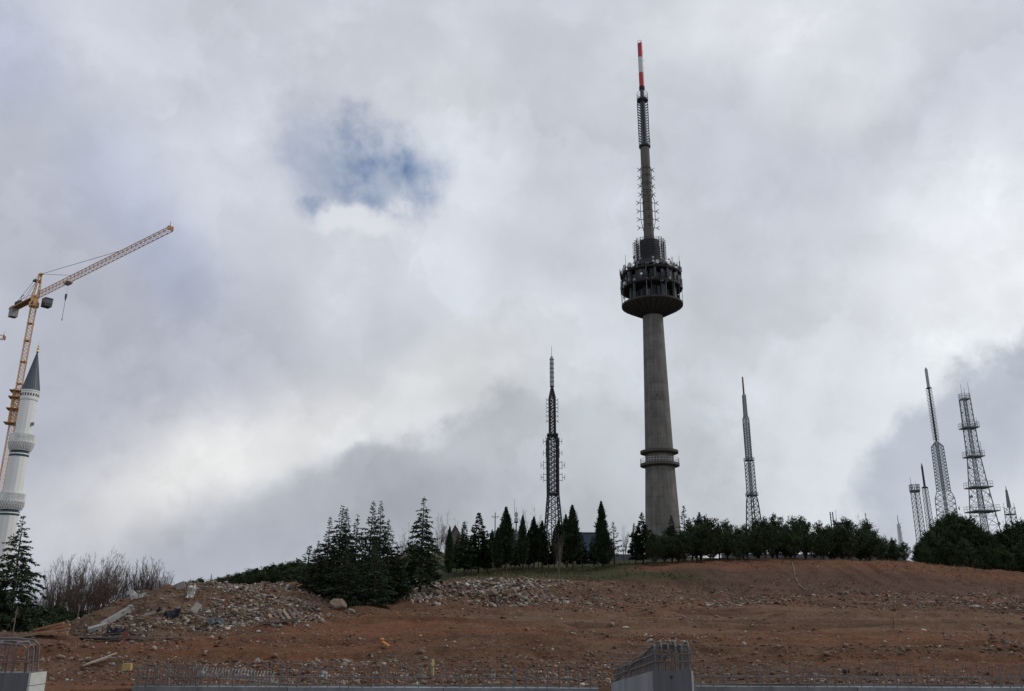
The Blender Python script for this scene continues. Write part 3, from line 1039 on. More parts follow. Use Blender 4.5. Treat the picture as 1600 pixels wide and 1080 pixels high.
for (py, hwp, t, rail) in ((707, 29.5, 0.9, False), (727, 30.5, 0.9, True)):
    z, w = Z(py), Wd(hwp, py)
    wi = Wd(21.0, py)
    cb = MB().lathe([(wi, z - 0.9), (w, z - 0.35), (w, z + 0.35), (wi, z + 0.36)], 64, cap=False).build('collar', M_CONC_DARK, root)
    if rail:
        m = MB()
        for hgt in (0.7, 1.4):
            m.ring(w - 0.1, z + 0.35 + hgt, 0.05, 48)
        for k in range(40):
            t_ = 2 * PI * k / 40
            m.bar(((w - 0.1) * math.cos(t_), (w - 0.1) * math.sin(t_), z + 0.3), ((w - 0.1) * math.cos(t_), (w - 0.1) * math.sin(t_), z + 1.75), 0.045, 0.045)
        m.build('railing', M_OFFWHITE, cb)
for (px, py) in ((1021, 695), (1024, 734), (1032, 610), (1013, 560), (1026, 520)):
    p = at(px, py, 240.0) - A.foot
    r_ = Wd(21, py) if py > 690 else np.interp(py, [494, 530, 600, 680], [Wd(15.6, 494), Wd(16.6, 530), Wd(18.6, 600), Wd(21, 680)])
    t_ = math.atan2(-math.sqrt(max(0.1, r_ * r_ - p.x * p.x)), p.x)
    MB().box((r_ * math.cos(t_), r_ * math.sin(t_), p.z), (0.12, 0.5, 0.8), M=Matrix.Rotation(t_, 3, 'Z')).build('shaft_window', M_DARKHOLE, root)
# lowest deck: shallow ribbed bowl
zr, wr, zj, wj = Z(478), Wd(47.6, 478), Z(494), Wd(15.6, 494)
bowl = MB()
bowl.lathe([(wj * 0.98, zj - 0.1), (wr - 0.05, zr - 0.3), (wr, zr + 0.25), (wr - 0.35, zr + 0.25), (wj, zj + 1.2)], 64, cap=False)
M_BOWL = mat_plain('shaded_bowl_concrete', (0.050, 0.042, 0.037), 0.85, var=0.35, scale=0.5)  # darker than the shaft: shade under the bowl is put into the colour
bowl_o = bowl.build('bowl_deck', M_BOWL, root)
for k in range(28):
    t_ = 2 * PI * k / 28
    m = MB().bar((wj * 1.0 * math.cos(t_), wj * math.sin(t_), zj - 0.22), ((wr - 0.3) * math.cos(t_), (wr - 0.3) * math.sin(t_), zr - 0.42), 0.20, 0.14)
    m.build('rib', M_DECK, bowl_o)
core_r = Wd(25, 440)
zc = Z(411)
MB().lathe([(core_r, zr - 1.0), (core_r, zc - 0.3)], 40).build('core_wall', M_STEEL_BLACK, root)
decks = []
for (py, hwp, t) in ((453, 48.0, 0.8), (432, 47.0, 0.7)):
    z, w = Z(py), Wd(hwp, py)
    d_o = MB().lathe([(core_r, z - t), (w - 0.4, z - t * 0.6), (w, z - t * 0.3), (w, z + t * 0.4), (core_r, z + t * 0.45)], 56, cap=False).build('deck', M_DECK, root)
    m = MB()
    for hgt in (0.6, 1.2):
        m.ring(w - 0.08, z + 0.3 + hgt, 0.05, 56)
    for k in range(56):
        t_ = 2 * PI * k / 56
        m.bar(((w - 0.08) * math.cos(t_), (w - 0.08) * math.sin(t_), z), ((w - 0.08) * math.cos(t_), (w - 0.08) * math.sin(t_), z + 1.5), 0.04, 0.04)
    m.build('railing', M_STEEL_BLACK, d_o)
    decks.append((z, w))
# equipment cabinets and screens between the decks
for (zlo, zhi, wmax, n) in ((decks[0][0] + 0.4, decks[1][0] - 0.5, decks[0][1], 64), (decks[1][0] + 0.4, decks[1][0] + 2.4, decks[1][1] * 0.72, 50)):
    for k in range(n):
        t_ = 2 * PI * k / n + random.uniform(-0.04, 0.04)
        hgt = (zhi - zlo) * random.uniform(0.6, 1.0)
        rr = wmax * random.uniform(0.80, 0.985)
        M_ = Matrix.Rotation(t_, 3, 'Z')
        m = MB().box((rr * math.cos(t_), rr * math.sin(t_), zlo + hgt / 2), (random.uniform(0.3, 1.0), random.uniform(0.5, 1.5), hgt), M=M_)
        m.build('cabinet', random.choice((M_STEEL_BLACK, M_STEEL_BLACK, M_STEEL_DARK, M_DECK)), root)
# poles standing round the decks
for k in range(22):
    t_ = 2 * PI * (k + random.uniform(-0.3, 0.9)) / 22
    rr = wr - 0.12
    hi = decks[0][0] if k % 3 else decks[1][0] + random.uniform(1, 3.4)
    MB().bar((rr * math.cos(t_), rr * math.sin(t_), zr), (rr * math.cos(t_), rr * math.sin(t_), hi), 0.075, 0.075, 5).build('pole', M_STEEL_GREY if k % 2 else M_STEEL_DARK, root)
# aerials, boxes and small dishes clamped to the deck rims
for k in range(110):
    t_ = 2 * PI * (k + random.uniform(-0.4, 0.4)) / 110
    rr = wr * random.uniform(0.97, 1.05)
    zlo = random.choice((decks[0][0] - 0.6, decks[0][0], decks[1][0], decks[1][0], decks[1][0] + 0.8)) + random.uniform(-0.6, 0.8)
    M_ = Matrix.Rotation(t_, 3, 'Z')
    hgt = random.choice((0.5, 0.7, 0.9, 1.6, 2.2, 2.8))
    wd_ = 0.12 if hgt > 1.2 else random.uniform(0.3, 0.7)
    if k % 7 == 0:
        dish(root, (rr * math.cos(t_), rr * math.sin(t_), zlo + 0.6), random.uniform(0.25, 0.5), (math.cos(t_), math.sin(t_), 0), random.choice((M_STEEL_GREY, M_OFFWHITE)))
    else:
        MB().box((rr * math.cos(t_), rr * math.sin(t_), zlo + hgt / 2), (0.2, wd_, hgt), M=M_).build('aerial_box', random.choice((M_STEEL_BLACK, M_STEEL_DARK, M_STEEL_DARK, M_STEEL_GREY)), root)
for k in range(34):
    t_ = 2 * PI * k / 34 + random.uniform(-0.05, 0.05)
    hgt = (decks[0][0] - zr) * random.uniform(0.5, 0.95)
    rr = wr * random.uniform(0.62, 0.86)
    MB().box((rr * math.cos(t_), rr * math.sin(t_), zr + hgt / 2 - 0.3), (random.uniform(0.4, 1.0), random.uniform(0.6, 1.6), hgt), M=Matrix.Rotation(t_, 3, 'Z')).build('cabinet', random.choice((M_STEEL_BLACK, M_DECK, M_STEEL_DARK)), root)
for k in range(26):
    t_ = random.uniform(0, 2 * PI)
    rr = decks[1][1] * random.uniform(0.84, 1.0)
    z0, hgt = decks[1][0], random.uniform(1.2, 4.2)
    x, y = rr * math.cos(t_), rr * math.sin(t_)
    o = MB().bar((x, y, z0), (x, y, z0 + hgt), 0.10, 0.09, 5).build('aerial_pole', M_STEEL_BLACK, root)
    for q in range(random.choice((1, 1, 2, 3))):
        dish(root, (x + 0.25 * math.cos(t_), y + 0.25 * math.sin(t_), z0 + hgt * random.uniform(0.45, 1.0)), random.choice((0.28, 0.35, 0.45, 0.65)), (math.cos(t_ + random.uniform(-.7, .7)), math.sin(t_ + random.uniform(-.7, .7)), 0), random.choice((M_STEEL_GREY, M_STEEL_DARK, M_OFFWHITE)))
# upper drum and its outriggers
zd0, zd1 = zc - 0.6, Z(378)
wd = Wd(15.0, 392)
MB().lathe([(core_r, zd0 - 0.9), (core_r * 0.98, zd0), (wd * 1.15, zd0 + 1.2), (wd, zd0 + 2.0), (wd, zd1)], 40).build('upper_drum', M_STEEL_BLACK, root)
MB().lathe([(Wd(24, 411), zd0 - 1.1), (Wd(36, 420), zd0 - 2.4), (Wd(38, 420), zd0 - 2.4), (Wd(26, 411), zd0 - 0.95)], 48, cap=True).build('upper_deck', M_DECK, root)
for k in range(22):
    t_ = 2 * PI * k / 22 + 0.1
    rr = Wd(random.choice((20.5, 22, 23)), 392)
    c_, s_ = math.cos(t_), math.sin(t_)
    m = MB()
    m.bar((rr * c_, rr * s_, zd0 + 0.5), (rr * c_, rr * s_, zd1 + random.uniform(-0.8, 1.0)), 0.11, 0.11)
    nn = 9
    for i in range(nn):
        z = zd0 + 1.0 + (zd1 - zd0 - 1.2) * i / (nn - 1)
        m.bar((wd * c_, wd * s_, z), (rr * c_, rr * s_, z), 0.06, 0.06)
        e = Vector((-s_, c_, 0)) * 0.75
        b_ = Vector((rr * c_ * 1.03, rr * s_ * 1.03, z))
        m.bar(b_ - e + Vector((c_, s_, 0)) * 0.5, b_, 0.07, 0.07); m.bar(b_, b_ + e + Vector((c_, s_, 0)) * 0.5, 0.07, 0.07)
    m.build('panel_antenna', M_STEEL_BLACK, root)
# dishes, where the photograph shows them
for (zx, zy, rad) in ((390, 388, 27), (315, 440, 15), (305, 478, 15), (520, 487, 14), (838, 533, 14), (937, 553, 16), (697, 352, 22), (652, 342, 13),
                      (650, 303, 13), (330, 597, 20), (828, 325, 12), (858, 360, 15), (910, 395, 12), (912, 428, 11), (345, 545, 10), (512, 318, 12),
                      (940, 450, 9), (485, 360, 11), (752, 455, 7), (806, 460, 7), (758, 562, 8), (812, 570, 7)):
    px, py, rp = 930 + zx / 7.2, 360 + zy / 7.2, rad / 7.2
    off = (px - (930 + 640 / 7.2)) / 48.0
    off = max(-0.98, min(0.98, off))
    y_near = 250 - math.sqrt(max(0.02, 1 - off * off)) * (wr + 0.5 if zy > 340 else wr * 0.85)
    p = at(px, py, y_near) - A.foot
    rm_ = rp * mpp(p + A.foot)
    dish(root, p, rm_, (off * 1.6, -1.0, -0.12), M_WHITE if rad in (14,) else (M_OFFWHITE if rad > 12 else M_STEEL_GREY))
for (zx, z0, z1) in ((347, 480, 275), (952, 480, 285), (800, 330, 165), (288, 660, 530), (665, 560, 450), (735, 360, 180)):
    px = 930 + zx / 7.2
    p0, p1 = at(px, 360 + z0 / 7.2, 250), at(px, 360 + z1 / 7.2, 250)
    MB().bar(p0 - A.foot, Vector((p0.x, p0.y, p1.z)) - A.foot, 0.09, 0.05, 5).build('whip_antenna', M_STEEL_DARK, root)
# upper mast
m = MB().lathe([(Wd(8.3, 378), Z(380)), (Wd(7.6, 350), Z(350)), (Wd(7.4, 310), Z(310)), (Wd(7.0, 232), Z(232))], 28)
m.build('upper_shaft', mat_plain('dark_shaft_concrete', (0.095, 0.085, 0.078), 0.85, var=0.22, scale=0.4, streak=True), root)
for py in (264, 275, 287, 299, 308, 318, 330, 343, 352):
    MB().lathe([(Wd(7.7, py), Z(py) - 0.12), (Wd(8.1, py), Z(py)), (Wd(7.7, py), Z(py) + 0.12)], 28, cap=False).build('band', M_CONC_DARK, root)


def spur(root, r0, r1, z, t_, r, y_=0.0, name='dipole'):
    """short arm with a forked end"""
    c_, s_ = math.cos(t_), math.sin(t_)
    m = MB()
    m.bar((r0 * c_, r0 * s_, z), (r1 * c_, r1 * s_, z), r, r)
    e = Vector((-s_, c_, 0))
    b = Vector((r1 * c_, r1 * s_, z))
    o_ = Vector((c_, s_, 0))
    m.bar(b, b + o_ * y_ + Vector((0, 0, y_)), r, r)
    m.bar(b, b + o_ * y_ + Vector((0, 0, -y_)), r, r)
    m.bar(b, b + e * y_, r, r); m.bar(b, b - e * y_, r, r)
    return m.build(name, M_STEEL_DARK, root)


for j, py in enumerate((265.5, 278, 291, 304, 317, 330, 343, 356)):
    ofs = 0.0 if j < 4 else 0.8
    for t_ in (0.05, PI - 0.05, PI / 2, -PI / 2):
        spur(root, Wd(7, py), Wd(9.8, py) + ofs, Z(py), t_, 0.10, 0.75)
for t_ in (0.05, PI - 0.05):
    c_ = math.cos(t_)
    MB().path([(Wd(8.2, 262) * c_, 0, Z(262)), (Wd(8.6, 308) * c_, 0, Z(308)), (Wd(8.8, 312) * c_ + 0.5 * c_, 0, Z(313)), (Wd(8.8, 345) * c_ + 0.5 * c_, 0, Z(345)), (Wd(7.6, 362) * c_, 0, Z(362))], 0.12).build('cable', M_STEEL_DARK, root)
for (py, hwp) in ((229, 9.0), (157, 8.8)):
    z, w = Z(py), Wd(hwp, py)
    d_o = MB().lathe([(w * 0.5, z - 0.9), (w, z - 0.3), (w, z + 0.3), (w * 0.4, z + 0.3)], 32, cap=True).build('ring_platform', M_STEEL_BLACK, root)
    m = MB()
    for hgt in (0.8, 1.6, 2.6): m.ring(w - 0.05, z + hgt, 0.05, 24)
    for k in range(12):
        t_ = 2 * PI * k / 12
        m.bar(((w - .05) * math.cos(t_), (w - .05) * math.sin(t_), z), ((w - .05) * math.cos(t_), (w - .05) * math.sin(t_), z + 2.6), 0.05, 0.05)
    m.build('railing', M_STEEL_GREY, d_o)
MB().lathe([(Wd(4.9, 229), Z(229)), (Wd(4.2, 160), Z(157))], 12).build('antenna_column', M_STEEL_DARK, root)
for i in range(15):
    py = 165 + i * 4.1
    for t_ in (0.2, PI - 0.2, PI / 2 + 0.2, -PI / 2 - 0.1):
        c_, s_ = math.cos(t_), math.sin(t_)
        m = MB().bar((Wd(4, py) * c_, Wd(4, py) * s_, Z(py)), (Wd(8.3, py) * c_, Wd(8.3, py) * s_, Z(py) + 0.75), 0.24, 0.20)
        m.bar((Wd(8.3, py) * c_, Wd(8.3, py) * s_, Z(py) + 0.2), (Wd(8.3, py) * c_, Wd(8.3, py) * s_, Z(py) + 1.3), 0.16, 0.16)
        m.build('dipole', M_STEEL_BLACK, root)
MB().lathe([(Wd(3.4, 157), Z(157)), (Wd(3.2, 137), Z(138))], 16).build('antenna_column', M_STEEL_DARK, root)
MB().lathe([(Wd(4.4, 140), Z(140.5)), (Wd(4.4, 136), Z(136))], 20).build('collar', M_DECK, root)
for (p0, p1, hwp, mt) in ((136, 114.5, 3.9, M_RED), (114.5, 90.5, 3.75, M_OFFWHITE), (90.5, 68.5, 3.7, M_RED)):
    MB().lathe([(Wd(hwp, p0), Z(p0)), (Wd(hwp, p1), Z(p1) - 0.02)], 24).build('radome', mt, root)
for py in (83, 95, 107):
    MB().bar((Wd(3.6, py), 0, Z(py)), (Wd(5.0, py), 0, Z(py) + 0.2), 0.10, 0.08).build('step', M_STEEL_GREY, root)
m = MB()
m.path([(-Wd(3.2, 68), 0, Z(68.5)), (-Wd(3.2, 68), 0, Z(65)), (-Wd(2, 68), 0, Z(63)), (Wd(2, 68), 0, Z(63)), (Wd(3.2, 68), 0, Z(65)), (Wd(3.2, 68), 0, Z(68.5))], 0.07)
m.build('top_hoop', M_STEEL_GREY, root)
MB().bar((Wd(1.3, 68), 0, Z(68.6)), (Wd(1.3, 68), 0, Z(65.5)), 0.25, 0.15, 8).build('beacon', M_STEEL_BLACK, root)

# ------------------------------------------------------------------ lattice masts
# 1: stout dark mast left of the tower
A = Axis(864.5, 800, 260.0); Z, Wd = A.z, A.w
root = empty('lattice_mast', A.foot, 0.0)
tag(root, 'stout dark lattice mast left of the concrete tower with a pale banded cylinder on top', 'mast', 'lattice radio masts on the hill')
lattice(root, [(0, Wd(18, 865)), (Z(815), Wd(12.2, 815)), (Z(774), Wd(8.6, 774))], 0.26, 0.10, M_STEEL_DARK, M_STEEL_DARK, 0.6, 0.12, inner=0.6)
lattice(root, [(Z(774), Wd(8.2, 774)), (Z(688), Wd(8.4, 688)), (Z(677), Wd(4.6, 677))], 0.34, 0.11, M_STEEL_BLACK, M_STEEL_BLACK, 0.55, 0.12, inner=0.5)
lattice(root, [(Z(677), Wd(4.4, 677)), (Z(622), Wd(4.4, 622)), (Z(607), Wd(1.2, 607))], 0.28, 0.10, M_STEEL_BLACK, M_STEEL_BLACK, 0.65, 0.12)
for py, w_ in ((772, 9.6), (680, 8.6)):
    MB().box((0, 0, Z(py)), (2 * Wd(w_, py), 2 * Wd(w_, py), 0.45)).build('platform', M_STEEL_BLACK, root)
MB().lathe([(Wd(3.4, 604), Z(604.5)), (Wd(3.1, 561), Z(561)), (Wd(1.6, 557), Z(557))], 16).build('radome', mat_plain('grey_radome', (0.30, 0.31, 0.32), 0.5, var=0.1), root)
for py in (604, 597, 590, 583, 576, 569, 562):
    MB().lathe([(Wd(3.3, py), Z(py) - 0.13), (Wd(3.75, py), Z(py)), (Wd(3.3, py), Z(py) + 0.13)], 16, cap=False).build('band', M_STEEL_DARK, root)
MB().bar((0, 0, Z(607)), (0, 0, Z(604)), 0.5, 0.5, 8).build('neck', M_STEEL_DARK, root)
whip(root, 0, 0, Z(557), Z(541) - Z(557), 0.09, M_STEEL_GREY)
for (py, r1, v) in ((690, 14.5, 8), (708, 14.5, 8), (727, 18.5, 9), (746, 18.5, 9)):
    for s in (-1, 1):
        m = MB()
        for dz in (-0.9, 0.9):
            m.bar((s * Wd(8, py), 0, Z(py) + dz), (s * Wd(r1 - 4, py), 0, Z(py) + dz), 0.10, 0.10)
        m.bar((s * Wd(r1 - 4, py), 0, Z(py) - 1.4), (s * Wd(r1 - 4, py), 0, Z(py) + 1.4), 0.09, 0.09)
        m.bar((s * Wd(r1 - 4, py), 0, Z(py)), (s * Wd(r1, py), 0, Z(py)), 0.09, 0.09)
        m.bar((s * Wd(r1, py), 0, Z(py + v / 2)), (s * Wd(r1, py), 0, Z(py - v / 2)), 0.09, 0.09)
        m.build('dipole', M_STEEL_DARK, root)
for py in (625, 631, 637, 643, 650, 658):
    for t_ in (0.1, PI - 0.1, PI / 2):
        spur(root, Wd(4.2, py), Wd(7.6, py), Z(py), t_, 0.09, 0.45)

# 2: slender mast right of the tower
A = Axis(1177.5, 810, 330.0); Z, Wd = A.z, A.w
root = empty('lattice_mast', A.foot, 0.2)
tag(root, 'slender grey lattice mast on four splayed legs just right of the concrete tower', 'mast', 'lattice radio masts on the hill')
lattice(root, [(0, Wd(15.5, 865)), (Z(783), Wd(8.3, 783)), (Z(775), Wd(6.5, 775))], 0.24, 0.10, M_STEEL_DARK, M_STEEL_GREY, 0.5, 0.5)
lattice(root, [(Z(774), Wd(6.0, 774)), (Z(722), Wd(5.8, 722))], 0.20, 0.09, M_STEEL_GREY, M_STEEL_PALE, 0.6, 0.2, inner=0.4)
lattice(root, [(Z(719), Wd(4.0, 719)), (Z(655), Wd(3.9, 655)), (Z(650), Wd(2.4, 650)), (Z(617), Wd(2.0, 617))], 0.18, 0.085, M_STEEL_GREY, M_STEEL_PALE, 0.6, 0.2)
platform(root, Z(774.5), Wd(7.2, 774), M_STEEL_DARK, 0.9, 0.4, 0.06)
platform(root, Z(720), Wd(6.0, 720), M_STEEL_DARK, 0.9, 0.4, 0.06)
for i in range(15):
    py = 663 + i * 3.6
    for t_ in (0, PI, PI / 2, -PI / 2):
        spur(root, Wd(3.5, py), Wd(5.3, py), Z(py), t_ + 0.2, 0.08, 0.35)
MB().bar((0, 0, Z(617)), (0, 0, Z(596)), 0.36, 0.32, 10).build('antenna_column', M_TIMBER_DK, root)
MB().bar((0, 0, Z(596)), (0, 0, Z(589)), 0.34, 0.30, 10).build('tip', M_ORANGE_DK, root)

# 3: tall pale mast with a spiky upper part, at the right
A = Axis(1481.0, 812, 340.0); Z, Wd = A.z, A.w
root = empty('lattice_mast', A.foot, 0.0)
tag(root, 'tallest mast at the right, spiky slim upper part and pale cylinder on its tip', 'mast', 'lattice radio masts on the hill')
lattice(root, [(0, Wd(15, 865)), (Z(779), Wd(12.2, 779)), (Z(769), Wd(9.0, 769))], 0.18, 0.085, M_STEEL_PALE, M_STEEL_PALE, 0.40, 0.3, inner=0.40)
lattice(root, [(Z(768), Wd(8.6, 768)), (Z(698), Wd(7.6, 698)), (Z(690), Wd(1.6, 690))], 0.18, 0.085, M_STEEL_PALE, M_STEEL_PALE, 0.40, 0.3, inner=0.40)
MB().bar((0, 0, Z(698)), (0, 0, Z(606)), 0.40, 0.32, 8).build('antenna_column', M_STEEL_DARK, root)
for i in range(30):
    py = 687 - i * 2.7
    for t_ in (0.3, PI / 2 + 0.3, PI + 0.3, 1.5 * PI + 0.3):
        spur(root, 0.3, Wd(4.0, py), Z(py), t_ + (i % 2) * 0.4, 0.045, 0.45)
MB().box((0, 0, Z(606.5)), (1.6, 1.6, 0.4)).build('platform', M_STEEL_DARK, root)
MB().bar((0, 0, Z(606)), (0, 0, Z(577)), Wd(2.3, 600), Wd(2.2, 577), 14).build('radome', mat_plain('grey_radome', (0.30, 0.31, 0.32)), root)
MB().bar((0, 0, Z(577)), (0, 0, Z(574.5)), 0.3, 0.2, 8).build('beacon', M_STEEL_DARK, root)

# 4: mast with five wide platforms, far right
A = Axis(1535.0, 800, 330.0); Z, Wd = A.z, A.w
root = empty('lattice_mast', A.foot, 0.0)
tag(root, 'straight tapering mast at the far right with five railed platforms and whips on top', 'mast', 'lattice radio masts on the hill')
lattice(root, [(0, Wd(19, 865)), (Z(821), Wd(15.2, 821)), (Z(762), Wd(10.4, 762)), (Z(715), Wd(7.2, 715)), (Z(624), Wd(6.0, 624))], 0.21, 0.07, M_STEEL_GREY, M_STEEL_PALE, 0.66, 0.06, inner=0.45)
for py, w_, w2 in ((799.5, 18.5, 0), (762, 15.0, 0), (714, 11.6, 0), (669, 10.8, 0), (624, 6.2, 0)):
    platform(root, Z(py), Wd(w_, py), M_STEEL_GREY, 1.9, 0.42, 0.055)
for (py, hwp, hgt) in ((624, -5.5, 22), (624, 6.0, 25), (624, -1.0, 17), (638, -10, 22), (669, -10.5, 18), (669, 10.5, 15), (714, -11, 16), (714, 9, 16), (714, 11, 24), (762, -14, 18), (762, 13, 10), (799, 16.5, 8)):
    whip(root, Wd(hwp, py), -Wd(4.5, py), Z(py), Z(py - hgt) - Z(py), 0.11, M_STEEL_GREY)
for (px, py, rp) in ((1514, 731, 2.2), (1518, 776, 2.2), (1546, 773, 2.4), (1561, 818, 2.6), (1503, 645, 1.8)):
    p = at(px, py, 327.0) - A.foot
    dish(root, p, rp * mpp(p + A.foot), (-0.5 if px < 1535 else 0.6, -1, 0), M_STEEL_GREY)

# 5: short square mast with a railed top
A = Axis(1438.5, 835, 360.0); Z, Wd = A.z, A.w
root = empty('lattice_mast', A.foot)
tag(root, 'short square mast left of the tallest right mast, flat railed top with one whip', 'mast', 'lattice radio masts on the hill')
lattice(root, [(0, Wd(6.6, 875)), (Z(765), Wd(5.4, 765))], 0.15, 0.07, M_STEEL_GREY, M_STEEL_PALE, 0.75, 0.3)
platform(root, Z(768), Wd(5.6, 768), M_STEEL_DARK, 2.4, 0.8, 0.10)
whip(root, -Wd(4.5, 765), 0, Z(766), Z(746) - Z(766), 0.12, M_STEEL_GREY)
whip(root, Wd(5, 765), 1.0, Z(766), Z(751) - Z(766), 0.06, M_STEEL_GREY)

# 6: thin mast with a dark round pole
A = Axis(1454.5, 830, 350.0); Z, Wd = A.z, A.w
root = empty('lattice_mast', A.foot)
tag(root, 'thin mast with a dark round pole above a disc, beside the tallest right mast', 'mast', 'lattice radio masts on the hill')
lattice(root, [(0, Wd(5.6, 875)), (Z(763), Wd(3.6, 763))], 0.11, 0.06, M_STEEL_PALE, M_STEEL_PALE, 0.9, 0.3)
MB().bar((0, 0, 0), (0, 0, Z(763)), 0.22, 0.2, 8).build('core_pole', M_STEEL_DARK, root)
MB().lathe([(Wd(4.4, 762), Z(763)), (Wd(4.8, 762), Z(761.5)), (0.4, Z(760))], 16).build('disc', M_STEEL_DARK, root)
MB().bar((0, 0, Z(761)), (0, 0, Z(731)), Wd(1.7, 761), Wd(1.5, 731), 10).build('antenna_column', M_STEEL_DARK, root)
MB().bar((0, 0, Z(731)), (0, 0, Z(724)), 0.45, 0.1, 8).build('tip', M_STEEL_DARK, root)

# 7: small mast at the right edge
A = Axis(1580.5, 815, 380.0); Z, Wd = A.z, A.w
root = empty('lattice_mast', A.foot)
tag(root, 'small mast at the right edge with a thin spire and drooping side arms', 'mast', 'lattice radio masts on the hill')
lattice(root, [(0, Wd(9, 865)), (Z(793), Wd(6.0, 793))], 0.14, 0.07, M_STEEL_GREY, M_STEEL_PALE, 0.6, 0.2)
lattice(root, [(Z(793), Wd(2.2, 793)), (Z(766), Wd(0.9, 766))], 0.14, 0.09, M_STEEL_GREY, M_STEEL_GREY, 0.9, 0.2)
MB().bar((0, 0, Z(766)), (0, 0, Z(760)), 0.22, 0.12, 6).build('tip', M_STEEL_GREY, root)
MB().box((0, 0, Z(804)), (2 * Wd(6.6, 804), 2 * Wd(5, 804), 0.5)).build('platform', M_STEEL_DARK, root)
for s in (-1, 1):
    m = MB().bar((s * Wd(4, 795), 0, Z(795)), (s * Wd(11, 793), 0, Z(793)), 0.12, 0.1)
    m.bar((s * Wd(8, 793), 0, Z(786)), (s * Wd(8, 793), 0, Z(801)), 0.09, 0.09)
    m.build('side_arm', M_STEEL_GREY, root)

# 8, 9: two small ones peeping over the pines
A = Axis(1406.5, 840, 420.0); Z, Wd = A.z, A.w
root = empty('lattice_mast', A.foot)
tag(root, 'tiny distant mast over the right end of the long row of pines', 'mast', 'lattice radio masts on the hill')
lattice(root, [(0, Wd(3.4, 865)), (Z(819), Wd(1.8, 819))], 0.10, 0.06, M_STEEL_PALE, M_STEEL_PALE, 0.9, 0.2)
MB().bar((0, 0, Z(819)), (0, 0, Z(805)), 0.22, 0.10, 6).build('spire', M_STEEL_GREY, root)
for py in (818, 824, 833):
    MB().bar((0, 0, Z(py)), (Wd(5.5, py), 0, Z(py) + 0.2), 0.09, 0.09).build('side_arm', M_STEEL_GREY, root)
A = Axis(1301.5, 825, 400.0); Z, Wd = A.z, A.w
root = empty('twin_pole_antenna', A.foot)
tag(root, 'pair of close grey poles rising behind the middle of the pine row', 'antenna')
for s in (-1, 1):
    MB().bar((s * Wd(1.9, 820), 0, 0), (s * Wd(1.9, 820), 0, Z(800)), 0.26, 0.26, 8).build('pole', M_STEEL_GREY, root)
MB().bar((Wd(7.0, 820), 0, 0), (Wd(7.0, 820), 0, Z(797)), 0.10, 0.08, 6).build('thin_pole', M_STEEL_PALE, root)
m = MB()
for i in range(7):
    z = Z(804 + i * 5)
    m.bar((-Wd(1.9, 820), 0, z), (Wd(1.9, 820), 0, z), 0.1, 0.1)
m.build('rung', M_STEEL_GREY, root)

# 10: mobile phone mast with box antennas; 11: pole with a cross arm
A = Axis(806.5, 830, 200.0); Z, Wd = A.z, A.w
root = empty('phone_mast', A.foot)
tag(root, 'short pole carrying stacked pale box antennas behind the dark cypresses', 'antenna')
MB().bar((0, 0, 0), (0, 0, Z(800)), 0.2, 0.16, 8).build('pole', M_STEEL_GREY, root)
for k, py in enumerate((804, 812)):
    for t_ in (0.4, 0.4 + 2.1, 0.4 + 4.2):
        MB().box((0.30 * math.cos(t_), 0.30 * math.sin(t_), Z(py)), (0.24, 0.32, Wd(6.0, py)), rz=t_).build('box_antenna', M_OFFWHITE, root)
MB().lathe([(0.5, Z(817)), (0.55, Z(815.5))], 12).build('ring_platform', M_STEEL_DARK, root)
whip(root, -0.4, 0, Z(800), Z(780) - Z(800), 0.05, M_STEEL_GREY)
whip(root, 0.05, 0, Z(800), Z(792) - Z(800), 0.05, M_STEEL_GREY)
A = Axis(773.5, 830, 190.0); Z, Wd = A.z, A.w
root = empty('utility_pole', A.foot)
tag(root, 'thin utility pole with one cross arm behind the trees left of the dark mast', 'pole')
MB().bar((0, 0, 0), (0, 0, Z(801)), 0.14, 0.10, 8).build('pole', M_STEEL_DARK, root)
MB().bar((-Wd(5.2, 807), 0, Z(808)), (Wd(5.2, 807), 0, Z(808)), 0.09, 0.09).build('cross_arm', M_STEEL_DARK, root)
for s in (-1, 1):
    MB().bar((s * Wd(4.6, 807), 0, Z(808)), (s * Wd(4.6, 807), 0, Z(806)), 0.08, 0.06, 6).build('insulator', M_STEEL_DARK, root)

